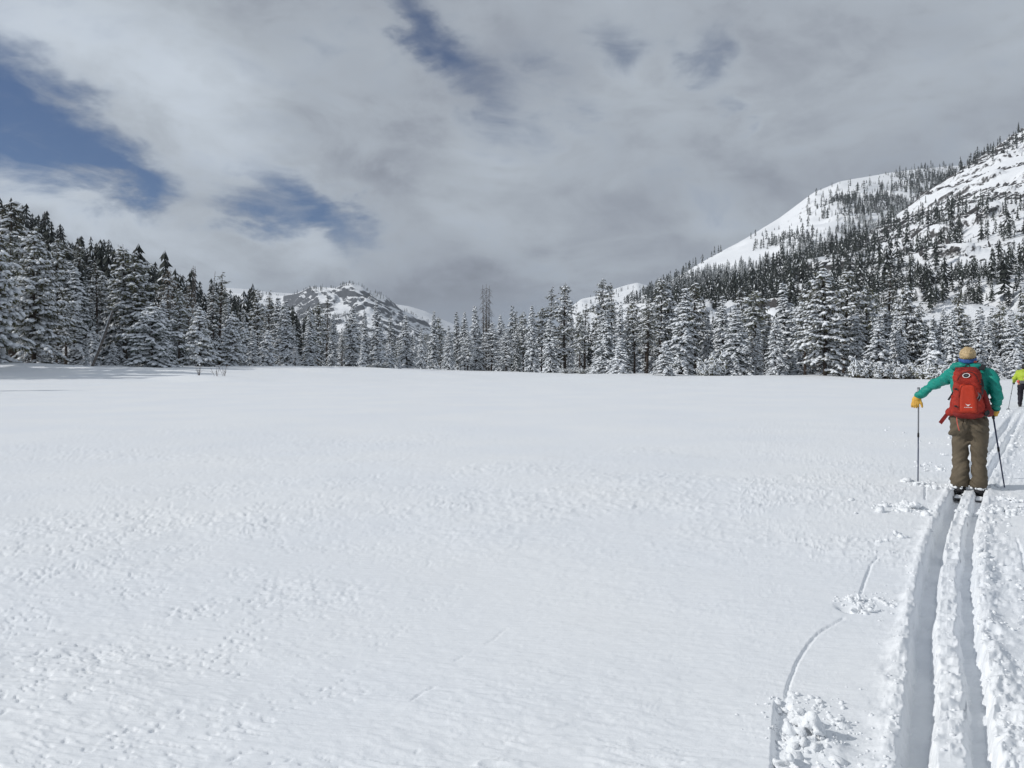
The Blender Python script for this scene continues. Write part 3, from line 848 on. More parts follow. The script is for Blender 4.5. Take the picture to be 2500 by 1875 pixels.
# px, row of its top, distance factor behind the treeline, kind, (own label)
FRONT = [
    (-25, 585, 0.96, 'broad2', 'white-laden broad pine cut by the left edge of the picture', 1.0),
    (34, 482, 1.16, 'pine1', 'tallest olive pine at the far left, its tip highest on the left skyline', 1.15),
    (82, 556, 1.00, 'bigpine', 'big spreading pine on a bare dark trunk near the left edge', 1.0),
    (140, 600, 1.10, 'pine2', None, 1.0), (186, 648, 1.08, 'fir2', None, 1.2), (236, 634, 1.14, 'thin0', None, 1.3),
    (307, 596, 1.16, 'pine0', 'taller of the twin pines above the broad snowy pine on the left', 1.2), (334, 614, 1.15, 'pine3', 'shorter of the twin pines above the broad snowy pine on the left', 1.1),
    (228, 742, 1.10, 'dark0', None, 0.9), (229, 800, 1.02, 'young0', 'small white young fir at the foot of the leaning dead trunk', 1.0), (275, 836, 1.02, 'young2', None, 1.1),
    (211, 846, 1.00, 'young1', None, 0.9), (160, 700, 1.04, 'pine1', None, 1.1),
    (371, 744, 0.97, 'broad0', 'broadest snow-laden pine standing alone at the left edge of the meadow', 1.15),
    (415, 650, 1.22, 'rusty0', 'rusty brown tall pine behind the broad snowy pine on the left', 1.0),
    (438, 700, 1.12, 'pine2', None, 0.9), (487, 752, 0.98, 'broad1', 'bushy snow-laden pine behind the bare twigs on the left', 0.9), (566, 762, 1.0, 'broad2', 'rounded snowy pine right of the twigs, with bare stems under it', 0.9),
    (520, 690, 1.16, 'dark1', None, 0.8), (536, 664, 1.16, 'thin0', 'slim pine with a bare dark stem against the pale far ridge', 1.5), (455, 690, 1.2, 'rusty0', None, 0.9),
    (598, 790, 1.04, 'young1', None, 1.0), (617, 800, 0.98, 'fir1', None, 1.5), (628, 703, 1.14, 'pine1', None, 0.9), (656, 709, 1.14, 'thin0', None, 1.3), (680, 722, 1.10, 'fir3', None, 1.1),
    (652, 806, 1.0, 'young2', None, 1.0), (695, 734, 1.05, 'fir2', None, 1.2), (716, 806, 1.03, 'fir0', None, 1.0),
    (721, 846, 0.93, 'bare', 'small bare tree with snow on every branch, standing out on the meadow', 1.0),
    (758, 752, 1.0, 'fir1', None, 1.2), (776, 736, 1.10, 'pine3', None, 1.0), (798, 722, 1.15, 'thin1', None, 1.1), (812, 768, 1.06, 'fir0', None, 1.0), (835, 800, 1.0, 'weathered', None, 1.0),
    (858, 742, 1.03, 'fir3', None, 1.3), (885, 842, 0.97, 'young0', None, 1.0), (890, 762, 1.08, 'fir2', None, 1.0), (921, 735, 1.05, 'fir0', 'tall pointed dark fir in the middle of the treeline before the rocky mountain', 1.1),
    (928, 832, 0.98, 'young1', None, 1.0), (950, 840, 0.97, 'young2', None, 0.9), (956, 770, 1.1, 'dark2', None, 1.0), (975, 872, 0.95, 'young0', 'tiny white fir at the snow edge in the middle', 1.0),
    (993, 766, 1.03, 'fir1', None, 1.2), (1030, 800, 1.0, 'fir2', None, 1.0), (1057, 760, 1.05, 'fir0', None, 1.0), (1076, 772, 1.06, 'pine0', None, 1.0), (1095, 806, 0.98, 'fir3', None, 1.1),
    (1118, 762, 1.08, 'dark0', None, 1.0), (1134, 758, 1.07, 'fir1', None, 0.9), (1142, 808, 0.97, 'frosted', None, 1.0), (1161, 746, 1.04, 'fir2', None, 1.0),
    (1200, 786, 0.97, 'frosted', 'pale frosted pine just right of the three-spired dead tree', 1.2), (1220, 770, 1.04, 'fir0', None, 1.0), (1236, 800, 0.98, 'frosted', None, 1.1), (1250, 745, 1.08, 'dark1', None, 1.0),
    (1261, 758, 1.06, 'dark2', None, 0.8), (1278, 760, 1.04, 'pine2', None, 0.9), (1298, 743, 1.03, 'fir1', None, 0.9), (1322, 748, 1.06, 'pine3', None, 0.9),
    (1342, 700, 1.08, 'thin0', None, 1.3), (1345, 770, 0.98, 'fir3', None, 1.1), (1378, 690, 1.02, 'pine0', 'tall pine rising above its neighbours, left of the small far ridge', 1.2), (1415, 758, 1.03, 'pine1', None, 1.0), (1426, 740, 1.05, 'thin1', None, 1.2),
    (1455, 868, 0.97, 'young2', None, 1.1), (1475, 682, 1.05, 'pine2', 'tall pine whose tip overlaps the small far ridge', 1.0), (1491, 690, 1.09, 'thin0', None, 1.1), (1480, 752, 0.98, 'fir3', None, 1.3),
    (1513, 828, 0.95, 'young0', 'thick white young fir in front of the tall pines, middle right', 1.3), (1516, 745, 1.05, 'fir0', None, 0.9), (1549, 733, 1.04, 'pine3', None, 1.0),
    (1580, 730, 1.00, 'weathered', 'drooping weathered tree with bare grey lower boughs', 1.3), (1612, 675, 1.05, 'pine0', None, 1.1), (1632, 684, 1.06, 'fir1', None, 1.0),
    (1625, 838, 0.94, 'broad1', 'low broad white fir at the snow edge right of the weathered tree', 1.1), (1665, 698, 1.0, 'fir3', None, 1.1), (1696, 686, 1.06, 'pine1', None, 1.1),
    (1730, 760, 1.08, 'fir0', None, 1.0), (1765, 722, 1.06, 'fir2', None, 1.1), (1797, 746, 0.98, 'fir3', 'droopy broad fir just right of the two snow-covered shrubs', 1.4), (1816, 700, 1.08, 'pine2', None, 1.0),
    (1846, 706, 1.05, 'pine3', None, 1.1), (1850, 790, 1.0, 'fir1', None, 1.0), (1893, 774, 0.97, 'fir2', None, 1.2), (1917, 692, 1.06, 'fir0', None, 1.2), (1967, 702, 1.05, 'pine1', None, 1.2),
    (2016, 648, 0.98, 'bigpine', 'largest spreading pine on the right with boughs down to the snow', 1.1), (2061, 654, 1.06, 'pine0', 'tall pine close behind the largest spreading pine', 1.2), (2090, 760, 1.05, 'fir3', None, 1.0),
    (2115, 692, 1.08, 'pine3', None, 1.0), (2145, 764, 0.98, 'fir3', 'dark shaded fir behind the row of snowy shrubs', 1.4), (2166, 655, 1.12, 'thin0', None, 1.5), (2186, 760, 1.02, 'fir0', None, 0.8),
    (2200, 768, 1.0, 'fir1', None, 0.9), (2211, 692, 1.06, 'bigpine', None, 0.9), (2246, 736, 1.06, 'dark1', None, 1.1), (2272, 812, 0.97, 'young1', None, 1.0), (2300, 750, 1.08, 'fir2', None, 0.9),
    (2327, 752, 1.0, 'fir1', None, 1.0), (2338, 710, 1.07, 'pine1', 'pine with a yellowish top directly behind the skier in green and red', 1.0), (2365, 770, 1.1, 'dark2', None, 1.0), (2390, 756, 1.02, 'fir0', None, 1.1),
    (2414, 770, 1.05, 'fir2', None, 0.9), (2434, 870, 0.96, 'young0', 'small white fir between the two skiers', 1.5), (2441, 736, 1.06, 'pine2', None, 1.0), (2470, 762, 0.98, 'fir3', None, 1.1),
    (2480, 862, 0.95, 'young2', 'small white fir just left of the far skier', 1.4), (2502, 704, 1.03, 'pine0', None, 1.1), (2545, 730, 1.0, 'fir1', None, 1.1), (2590, 700, 1.04, 'pine3', None, 1.0), (2650, 740, 1.0, 'fir2', None, 1.1),
]
LMARK = [(-100, 'the left edge'), (371, 'the broadest snow-laden pine'), (721, 'the small bare snowy tree'), (1187, 'the three-spired dead tree'), (1580, 'the drooping weathered tree'), (2016, 'the largest spreading pine'), (2360, 'the skier with the red pack')]
LOOK = {'fir': 'snow-laden front-row fir', 'pine': 'snow-dusted front-row olive pine', 'broad': 'broad snowy pine', 'bigpine': 'large spreading snowy pine', 'young': 'small white young fir', 'dark': 'dark fir with little snow',
        'rusty': 'brownish half-dry pine', 'weathered': 'drooping grey-boughed fir', 'frosted': 'pale frosted pine', 'thin': 'thin pine on a bare stem', 'bare': 'small bare tree'}
def front_labels():
    out = []
    for px, top, f, kind, lab, wd in sorted(FRONT):
        base = kind.rstrip('0123456789')
        if lab is None:
            i = max(j for j, (lx, _) in enumerate(LMARK) if lx <= px)
            q = sum(1 for o in out if o[6] == (i, base))
            lab = f"{LOOK[base]}, {ORD[q]} right of {LMARK[i][1]}"
            out.append((px, top, f, kind, lab, wd, (i, base)))
        else:
            out.append((px, top, f, kind, lab, wd, None))
    return out

def top_height(px, top, D, x, y):
    return (HZ - top) / FPX * D + CH - ground_z(x, y)

for px, top, f, kind, lab, wd, _k in front_labels():
    D = tl(px) * f
    x = (px - 1250) / FPX * D
    h = top_height(px, top, D, x, D)
    plant(kind, x, D, h, lab, 'conifers along the edge of the meadow', wide=wd)

# back rows of the forest edge, in the gaps between the trees in front
SKY_PX = [-200, 0, 60, 130, 200, 300, 360, 420, 520, 600, 700, 850, 1000, 1150, 1300, 1450, 1600, 1750, 1900, 2050, 2200, 2350, 2500, 2700]
SKY_PY = [480, 520, 560, 610, 650, 660, 690, 700, 715, 745, 760, 780, 800, 790, 775, 760, 735, 745, 735, 720, 740, 750, 745, 740]
back_kinds = ['fir0', 'fir1', 'fir2', 'fir3', 'pine0', 'pine1', 'pine2', 'dark0', 'dark1', 'dark2', 'fir2', 'fir3', 'pine3', 'thin1']
BACK_LOOK = {'fir': 'snowy pointed fir', 'pine': 'olive pine', 'dark': 'dark fir', 'thin': 'thin pine'}
back_n = {}
backs = []
px = -60.0
while px < 2600:
    for row in range(2):
        backs.append((px + random.uniform(-9, 9), row, random.choice(back_kinds)))
    px += random.uniform(30, 46)
for q, row, kd in sorted(backs):
    D = tl(q) * (1.10 + 0.13 * row + random.uniform(0, 0.10))
    x = (q - 1250) / FPX * D
    top = float(np.interp(q, SKY_PX, SKY_PY)) + abs(random.gauss(0, 32)) - 4 * row
    h = top_height(q, top, D, x, D)
    i = max(j for j, (lx, _) in enumerate(LMARK) if lx <= max(q, -99))
    base = kd.rstrip('0123456789')
    n = back_n[(i, base)] = back_n.get((i, base), -1) + 1
    plant(kd, x, D, h, f"{BACK_LOOK[base]} in the back rows, {ORD[min(n, 19)]} right of {LMARK[i][1]}", 'conifers in the back rows', wide=random.uniform(0.85, 1.15))

# trees left of the picture, whose shadows lie on the snow at the left edge
for x, y, h, kd in ((-50, 60, 17, 'pine0'), (-54, 62.5, 18, 'fir2'), (-48.5, 57.5, 15, 'fir1'), (-56, 59, 19, 'fir0'), (-46, 54, 14, 'pine1'), (-43, 50.5, 9, 'thin0'), (-53, 56, 18, 'fir3'), (-41, 38, 12.0, 'thin1'), (-39, 35.5, 9.0, 'thin0'), (-48, 52, 14, 'fir0'), (-58, 63.5, 18, 'fir1')):
    plant(kd, x, y, h, 'conifer standing left of the picture, its shadow reaching across the snow', 'conifers beyond the left edge')

# ------------------------------------------------------------------ dead trees
def snag(spires, label, px, D, twigs=0.9, lean=0.0, name='dead_tree'):
    x = (px - 1250) / FPX * D
    t = thing(name, label, 'dead tree', (x, D, ground_z(x, D)), 0.0, 'dead trees at the forest edge')
    for j, (dx, dy, h, lx) in enumerate(spires):
        g = Geo(); r = np.random.default_rng(int(px) + j)
        zs = np.linspace(-0.4, h, 10)
        P = np.stack([dx + lx * (zs / h) ** 1.0, np.full(10, dy), zs], 1)
        add_tube(g, P, 0.014 * h * np.clip(1 - zs / h, 0.14, 1), 6)
        link('trunk', g.mesh('dead_trunk', [M['deadwood']]), t)
        b = Geo(); z = h * 0.25
        while z < h * 0.97:
            for _ in range(3):
                az = r.uniform(0, TAU); l = twigs * r.uniform(0.4, 1.15) * (1.1 - 0.75 * z / h)
                c = np.array([dx + lx * z / h, dy, z]); o = np.array([math.cos(az), math.sin(az), 0])
                s = np.linspace(0, 1, 4)[:, None]
                add_tube(b, c + o * s * l - np.array([0, 0, 1]) * (s ** 1.8) * l * 0.75, np.linspace(0.050, 0.020, 4), 3)
            z += h * 0.020
        if twigs > 0: link('twigs', b.mesh('dead_twigs', [M['deadwood']]), t)['kind'] = 'stuff'
    return t
D = tl(1187) * 1.06
hs = (HZ - 694) / FPX * D + 1.3
snag([(-0.55, 0.2, hs - 0.2, -0.25), (0.0, 0, hs, 0.0), (0.55, 0.3, hs - 0.3, 0.15)], 'grey dead tree with three bare spires and drooping twigs in the middle', 1187, D, 2.3)
for px, top, lab, lx in ((470, 664, 'left one of the two close bare grey poles above the left forest', 0.1), (478, 666, 'right one of the two close bare grey poles above the left forest', -0.1), (500, 678, 'leaning bare grey pole right of the two close poles', 1.5),
                         (1226, 778, 'thin dead pole right of the three-spired dead tree', 0.2), (1164, 748, 'thin dead pole left of the three-spired dead tree', 0.0)):
    D = tl(px) * 1.2
    snag([(0, 0, (HZ - top) / FPX * D + 0.8, lx)], lab, px, D, 0.5)
# trunk that leans against the trees on the left
D = 77.0
p0 = px_world(228, 888, D); p1 = px_world(274, 760, D + 1.0)
g = Geo()
s = np.linspace(-0.08, 1, 10)[:, None]
add_tube(g, p0 + (p1 - p0) * s + np.array([0.12, 0, 0]) * np.sin(s * 3), np.linspace(0.15, 0.07, 10), 7)
g2 = Geo()
V, F = lumps(p0 + (p1 - p0) * np.linspace(0.05, 0.95, 24)[:, None] + [-0.05, 0, 0.10], np.tile(p1 - p0, (24, 1)), np.tile([0.26, 0.07, 0.05], (24, 1)))
g2.add(V, F)
o = thing('leaning_dead_trunk', 'straight dead trunk leaning to the right against the left trees', 'dead tree', tuple(p0))
for nm, gg, mt in (('trunk', g, M['deadwood']), ('snow', g2, M['tree_snow'])):
    gg.v = [v - p0 for v in gg.v]
    oo = link(nm, gg.mesh(nm, [mt]), o)
    if nm == 'snow': oo['kind'] = 'stuff'

# ------------------------------------------------------------------ shrubs
def shrub(seed, w, h):
    r = np.random.default_rng(seed)
    st, sn, fo = Geo(), Geo(), Geo()
    lc, la, ls = [], [], []; bs, be, bw = [], [], []
    for i in range(int(32 * w)):
        az = r.uniform(0, TAU); rad = w * 0.5 * math.sqrt(r.random())
        b = np.array([math.cos(az) * rad * 0.8, math.sin(az) * rad * 0.6, -0.1])
        o = np.array([math.cos(az), math.sin(az), 0]) * r.uniform(0.1, 0.55) + r.normal(0, 0.12, 3)
        l = h * r.uniform(0.55, 1.05) * (1 - 0.45 * (rad / (0.5 * w)) ** 2)
        s = np.linspace(0, 1, 5)[:, None]
        P = b + np.array([0, 0, l]) * (s - 0.15 * s * s) + o * l * s ** 1.6
        add_tube(st, P, np.linspace(0.02, 0.006, 5), 3)
        for q in range(int(7 * h) + 3):
            t = r.uniform(0.3, 1.0); p = P[0] + (P[-1] - P[0]) * t + np.array([0, 0, l * 0.1 * math.sin(t * 3)])
            d = r.normal(0, 1, 3) * [1, 1, 0.35]; d /= np.linalg.norm(d)
            lc.append(p + d * 0.12); la.append(d); ls.append((r.uniform(0.10, 0.24), r.uniform(0.05, 0.10), r.uniform(0.04, 0.08)))
            for _ in range(2):
                e = d + r.normal(0, 0.4, 3); e[2] -= 0.2
                bs.append(p); be.append(p + e * 0.26); bw.append(0.07)
    V, F = lumps(lc, la, ls, 0.25, 0.5, r); sn.add(V, F)
    S, E, W = np.array(bs), np.array(be), np.array(bw)[:, None]
    n = np.cross(E - S, r.normal(0, 1, S.shape)); n /= np.linalg.norm(n, axis=1)[:, None]
    m = (S + E) / 2
    V = np.stack([S, m + n * W * .5, E, m - n * W * .5], 1).reshape(-1, 3)
    fo.add(V, np.arange(len(V)).reshape(-1, 4))
    return st, fo, sn
SH = []
for i in range(4):
    st, fo, sn = shrub(900 + i, 2.6, 1.5)
    SH.append((st.mesh('shrub_stems', [M['twig']]), fo.mesh('shrub_leaves', [M['pine']], False), sn.mesh('shrub_snow', [M['tree_snow']])))
shrubs = [(2098, 870, 0.95, 1.0), (2130, 884, 0.955, 1.1), (2162, 886, 0.95, 1.2), (2192, 884, 0.95, 1.1), (2222, 888, 0.96, 1.2), (2254, 880, 0.95, 1.1), (2288, 888, 0.94, 1.2), (2320, 886, 0.95, 1.1), (2350, 888, 0.96, 1.0), (2378, 892, 0.95, 1.0)]
for i, (px, top, f, w) in enumerate(shrubs):
    D = tl(px) * f; x = (px - 1250) / FPX * D
    lab = f"snow-plastered leafy shrub, {ORD[i]} from the left in the row left of the skier's head" if px < 2330 else f"snow-plastered shrub {'right behind' if px < 2360 else 'just right of'} the head of the skier in green"
    t = thing('snowy_shrub', lab, 'shrub', (x, D, ground_z(x, D)), random.uniform(0, 6), 'snowy shrubs at the meadow edge')
    h = (HZ - top) / FPX * D + CH - ground_z(x, D)
    t.scale = (w, w, h / 1.35)
    a, b, c = SH[i % 4]
    link('stems', a, t); q = link('foliage', b, t); link('snow', c, q)['kind'] = 'stuff'
for px, top, f, w, lab in ((1728, 872, 0.96, 1.2, 'low snow-covered shrub, left one of the pair at the meadow edge'), (1752, 858, 0.97, 1.2, 'higher snow-covered shrub, right one of the pair at the meadow edge'), (922, 882, 0.96, 1.7, 'low snow-buried shrub at the snow edge in the middle left'), (1392, 898, 0.97, 1.4, 'flat snow-buried brush under the tall pines in the middle'), (1428, 898, 0.97, 1.2, 'small snow-buried brush right of the tall middle pine')):
    D = tl(px) * f; x = (px - 1250) / FPX * D
    t = thing('snowy_shrub', lab, 'shrub', (x, D, ground_z(x, D)), random.uniform(0, 6), 'snowy shrubs at the meadow edge')
    h = max(0.5, (HZ - top) / FPX * D + CH - ground_z(x, D))
    t.scale = (w, w, h / 1.35)
    a, b, c = SH[random.randrange(4)]
    link('stems', a, t); q = link('foliage', b, t); link('snow', c, q)['kind'] = 'stuff'

def twigs(px, py_base, D, n, h, spread, label, seed):
    r = np.random.default_rng(seed); x = (px - 1250) / FPX * D
    t = thing('bare_bush', label, 'bush', (x, D, ground_z(x, D) - 0.03), 0, 'bare twigs sticking out of the snow')
    for i in range(n):
        g = Geo()
        lx, ly = r.uniform(-spread, spread), r.uniform(-spread, spread) * 0.6; hh = h * r.uniform(0.6, 1.1)
        s = np.linspace(0, 1, 5)[:, None]
        P = np.array([lx * 0.25, ly * 0.25, -0.05]) + np.array([lx, ly, 0]) * s ** 1.3 * hh + np.array([0, 0, hh]) * s
        add_tube(g, P, np.linspace(0.014, 0.005, 5), 4)
        for q in range(4):
            k = r.integers(1, 4); d = np.array([r.uniform(-1, 1) + lx, r.uniform(-.5, .5), 0.9]) * hh * 0.28
            add_tube(g, np.array([P[k], P[k] + d * 0.5 + [0, 0, .01], P[k] + d]), [0.008, 0.006, 0.003], 3)
        link('twig', g.mesh('twig', [M['twig']]), t)
twigs(486, 930, 56.0, 5, 0.95, 0.35, 'small bare bush on the low snow mound at the left', 1)
twigs(528, 930, 55.5, 4, 0.9, 0.9, 'wide-spread bare twigs just right of the small bush on the mound', 2)
twigs(548, 932, 56.5, 5, 0.85, 0.5, 'bare twigs at the right foot of the low snow mound', 3)
twigs(60, 893, 72.0, 6, 1.0, 0.7, 'bare twigs in the snow beside the big trunk at the far left', 4)
twigs(145, 893, 75.0, 6, 0.6, 0.9, 'tangle of low bare twigs right of the big left trunk', 5)
twigs(865, 912, 104.0, 3, 0.5, 0.8, 'few short twigs poking from a drift in the middle left', 6)
twigs(659, 905, 108.0, 3, 0.4, 0.8, 'short twigs on the snow left of the small bare tree', 7)

# ------------------------------------------------------------------ far forest
def far_tree_templates(n, tiers, blades, seed, hw, snowf):
    """normalised low-poly trees: height 1; material 0 needles, 1 snow"""
    out = []
    r = np.random.default_rng(seed)
    for i in range(n):
        V, F, m = [], [], []
        k = 0
        w0 = hw * r.uniform(0.8, 1.25); colm = r.random() < 0.4
        for t in range(tiers):
            z = 0.10 + 0.86 * t / tiers
            L = w0 * ((1 - z) ** 0.75 if not colm else min(1, (1 - z) * 2.2) * (0.7 + 0.3 * r.random())) + 0.012
            a0 = r.uniform(0, TAU)
            for b in range(blades):
                a = a0 + TAU * b / blades + r.normal(0, 0.25)
                l = L * r.uniform(0.7, 1.25); hb = 0.95 / tiers
                o = np.array([math.cos(a), math.sin(a), 0]); s = np.array([-o[1], o[0], 0])
                top = np.array([0, 0, z + hb * r.uniform(0.6, 1.1)])
                tip = o * l + np.array([0, 0, z - hb * r.uniform(0.0, 0.5)])
                mid = o * l * 0.6 + np.array([0, 0, z + hb * 0.1])
                wd = l * r.uniform(0.16, 0.34)
                V += [top, mid + s * wd, tip, mid - s * wd]; F.append((k, k + 1, k + 2, k + 3)); m.append(0); k += 4
                if r.random() < snowf:
                    up = np.array([0, 0, hb * 0.16]); c = 0.55
                    V += [top * 0.5 + mid * 0.5 + up, mid + s * wd * c + up, tip * 0.85 + mid * 0.15 + up * 0.7, mid - s * wd * c + up]
                    F.append((k, k + 1, k + 2, k + 3)); m.append(1); k += 4
        V.append(np.array([-0.012, 0, -0.08])); V.append(np.array([0.012, 0.008, -0.08])); V.append(np.array([0, 0, 1.0])); V.append(np.array([0.012, -0.008, -0.08]))
        F.append((k, k + 1, k + 2, k + 3)); m.append(0)
        out.append((np.array(V, float), np.array(F), np.array(m)))
    return out

def scatter(name, label, pos, hts, temps, mats, seed):
    r = np.random.default_rng(seed)
    g = Geo()
    idx = r.integers(0, len(temps), len(pos))
    for ti, (V, F, m) in enumerate(temps):
        sel = np.where(idx == ti)[0]
        if not len(sel): continue
        a = r.uniform(0, TAU, len(sel)); h = hts[sel]; wd = h * r.uniform(0.85, 1.2, len(sel))
        c, s = np.cos(a)[:, None], np.sin(a)[:, None]
        X = (V[None, :, 0] * c - V[None, :, 1] * s) * wd[:, None]; Y = (V[None, :, 0] * s + V[None, :, 1] * c) * wd[:, None]
        Z = V[None, :, 2] * h[:, None]
        W = np.stack([X, Y, Z], 2) + pos[sel][:, None]
        n = len(V)
        Fa = F[None] + (np.arange(len(sel)) * n)[:, None, None]
        ma = np.tile(m, len(sel))
        g.v.append(W.reshape(-1, 3)); g.f4.append(Fa.reshape(-1, 4) + g.n); g.m4.append(ma); g.n += len(sel) * n
    o = link(name, g.mesh(name, mats, smooth=False))
    return tag(o, label, kind='stuff')

T_dark = far_tree_templates(8, 13, 8, 1, 0.15, 0.30)
T_mix = far_tree_templates(6, 8, 6, 2, 0.16, 0.55)
T_small = far_tree_templates(6, 6, 6, 3, 0.17, 0.25)
T_pine = far_tree_templates(10, 8, 7, 4, 0.19, 0.28)
T_frost = far_tree_templates(4, 5, 5, 7, 0.17, 0.6)
T_tiny = far_tree_templates(8, 4, 5, 6, 0.18, 0.22)
T_back = far_tree_templates(10, 16, 9, 5, 0.16, 0.62)

def sample_slope(S, n, dens, seed):
    r = np.random.default_rng(seed)
    u = r.random(n * 24); v = r.random(n * 24)
    P = S.at(u, v)
    px, py = S.depth_px(P)
    k = (r.random(len(u)) < dens(px, py, u, v, P)) & (px > -250) & (px < 2760)
    return P[k][:n], px[k][:n], py[k][:n]

def blobf(px, py, cx, cy, rx, ry):
    return np.exp(-((px - cx) / rx) ** 2 - ((py - cy) / ry) ** 2)

# left hill: dark conifers; the largest are trees of their own
P, px, py = sample_slope(hill, 620, lambda px, py, u, v, P: np.where(px < 620, 0.9, 0.5) * (px > -230), 71)
o = np.argsort(P[:, 1])
own = [i for i in o if -40 < px[i] < 560 and py[i] < 850][:24]
own.sort(key=lambda i: px[i])
ORD += ['later']
for i in own:
    plant(random.choice(['dark0', 'dark1', 'dark2', 'fir0', 'pine3', 'dark1', 'thin1']), P[i, 0], P[i, 1], random.uniform(12, 21), f"dark hillside conifer behind the left trees, {(ORD[:20] + ['twenty-first', 'twenty-second', 'twenty-third', 'twenty-fourth'])[own.index(i)]} from the left", 'conifers on the left hillside', z=float(P[i, 2]) - 0.5)
rest = np.array([i for i in o if i not in set(own)])
scatter('hillside_forest', 'dense dark conifer forest on the hill at the left', P[rest], np.random.default_rng(1).uniform(12, 21, len(rest)), T_dark, [M['farfir'], M['tree_snow']], 5)

# depth of the forest behind the edge of the meadow
bp, bh = [], []
rb = np.random.default_rng(12)
for q in np.arange(-150, 2700, 12.0):
    q = q + rb.uniform(-8, 8); D = tl(q) * rb.uniform(1.34, 1.75); x = (q - 1250) / FPX * D
    top = float(np.interp(q, SKY_PX, SKY_PY)) + 12 + abs(rb.normal(0, 22))
    bp.append((x, D, ground_z(x, D) - 0.2)); bh.append((HZ - top) / FPX * D + 1.0)
scatter('forest_interior', 'shadowy conifers deeper in the forest behind the meadow edge', np.array(bp), np.array(bh), T_back, [M['farfir'], M['tree_snow']], 4)

# near right mountainside
def d_near(px, py, u, v, P):
    n = fbm(P[:, 0] / 42, P[:, 2] / 30, 3, 81)
    d = 0.26 * sst(-0.02, 0.14, n) + 0.010
    low = sst(650, 760, py + 0.06 * (2300 - px))
    d = d + 0.22 * low * sst(-0.05, 0.15, n) + 0.3 * sst(2100, 1900, px) * low
    edge = np.exp(-(v / 0.035) ** 2)
    d = d + 0.50 * edge + 0.35 * np.exp(-(v / 0.12) ** 2) * (px < 2330) * sst(-0.05, 0.15, n)
    for c in ((2010, 600, 60, 40, .5), (2105, 640, 40, 50, .6), (2190, 660, 60, 40, .5), (2290, 620, 60, 50, .35), (2430, 690, 70, 40, .6), (2480, 660, 40, 60, .6), (2350, 690, 60, 30, .3), (2300, 730, 120, 40, .55), (2450, 730, 90, 40, .7), (2180, 720, 70, 40, .6), (1900, 680, 90, 40, .7), (2440, 560, 40, 50, .3), (2330, 560, 30, 40, .3)):
        d = d + c[4] * blobf(px, py, c[0], c[1], c[2], c[3])
    d = d * (1 - 0.9 * blobf(px, py, 2380, 640, 70, 25)) * (1 - 0.85 * blobf(px, py, 2470, 610, 60, 30)) * (1 - 0.8 * blobf(px, py, 2300, 470, 80, 30))
    return np.clip(d, 0, 1) * (P[:, 1] > 172) * (py < 765) * (px < 2620)
P, px, py = sample_slope(near_right, 2600, d_near, 83)
hts = np.random.default_rng(2).gamma(9, 1.15, len(P)) * np.clip(0.35 + P[:, 1] / 1000, 0.5, 1.0) * np.random.default_rng(22).choice([0.35, 0.6, 1.0, 1.15], len(P))
hts = np.clip(hts, 2, 16); nr_ = P[:, 1] < 330
scatter('mountainside_pines', 'dark pines in groups low on the steep snowy slope at the right', P[nr_], hts[nr_], T_pine, [M['farfir'], M['tree_snow']], 6)
scatter('mountainside_trees', 'scattered small dark trees high on the steep snowy slope at the right', P[~nr_], hts[~nr_], T_small, [M['farfir'], M['tree_snow']], 16)

# dome: frosted grove on the flank, dark forest below, loose trees above
FOREST_X = [1350, 1600, 1700, 1800, 1900, 2000, 2050, 2120, 2200, 2300]
def d_frost(px, py, u, v, P):
    n = fbm(P[:, 0] / 60, P[:, 2] / 35, 3, 94)
    line = np.interp(px, FOREST_X, [735, 695, 660, 636, 612, 600, 556, 516, 486, 436]) + 70 * n
    return sst(-8, 22, py - line) * sst(-0.22, -0.02, n + 0.02) * (px > 1600) * (py < 722) * (px < 2400) * (1 - 0.8 * blobf(px, py, 1965, 592, 60, 16))
P, px, py = sample_slope(dome, 2100, d_frost, 91)
P2, px2, py2 = sample_slope(dome, 2300, lambda px, py, u, v, P: np.clip(sst(-40, 30, py - np.interp(px, [1350, 1600, 1700, 1800, 1900, 2000, 2100, 2300], [725, 705, 690, 700, 695, 690, 650, 600])) + 0.5 * np.exp(-(v / 0.03) ** 2) * (px < 1760) + blobf(px, py, 2120, 505, 90, 26) * 1.2 + blobf(px, py, 2290, 455, 80, 40) * 1.4 + 0.5 * blobf(px, py, 1915, 600, 60, 14) + blobf(px, py, 1960, 600, 40, 20), 0, 1) * (py < 745) * (px < 2420), 92)
P3, _, _ = sample_slope(dome, 560, lambda px, py, u, v, P: (1 - 0.70 * np.clip(blobf(px, py, 1960, 520, 130, 45) * 1.4 + blobf(px, py, 1800, 600, 90, 40), 0, 1)) * (0.012 + 0.20 * sst(0.05, 0.2, fbm(P[:, 0] / 70, P[:, 2] / 40, 3, 93)) + 0.5 * np.exp(-(v / 0.03) ** 2) * (px > 2120)), 93)
scatter('frosted_forest', 'pale frosted conifer grove on the flank of the domed mountain', P, np.random.default_rng(3).uniform(9, 16, len(P)), T_mix[:1] + T_frost, [M['farfrost'], M['tree_snow']], 7)
scatter('dome_forest', 'dark conifer forest low on the domed mountain', P2, np.random.default_rng(4).uniform(9, 17, len(P2)), T_tiny, [M['farfir'], M['tree_snow']], 8)
scatter('dome_trees', 'loose small conifers dotting the top of the domed mountain', P3, np.random.default_rng(4).uniform(3, 9, len(P3)), T_small, [M['farfir'], M['tree_snow']], 9)
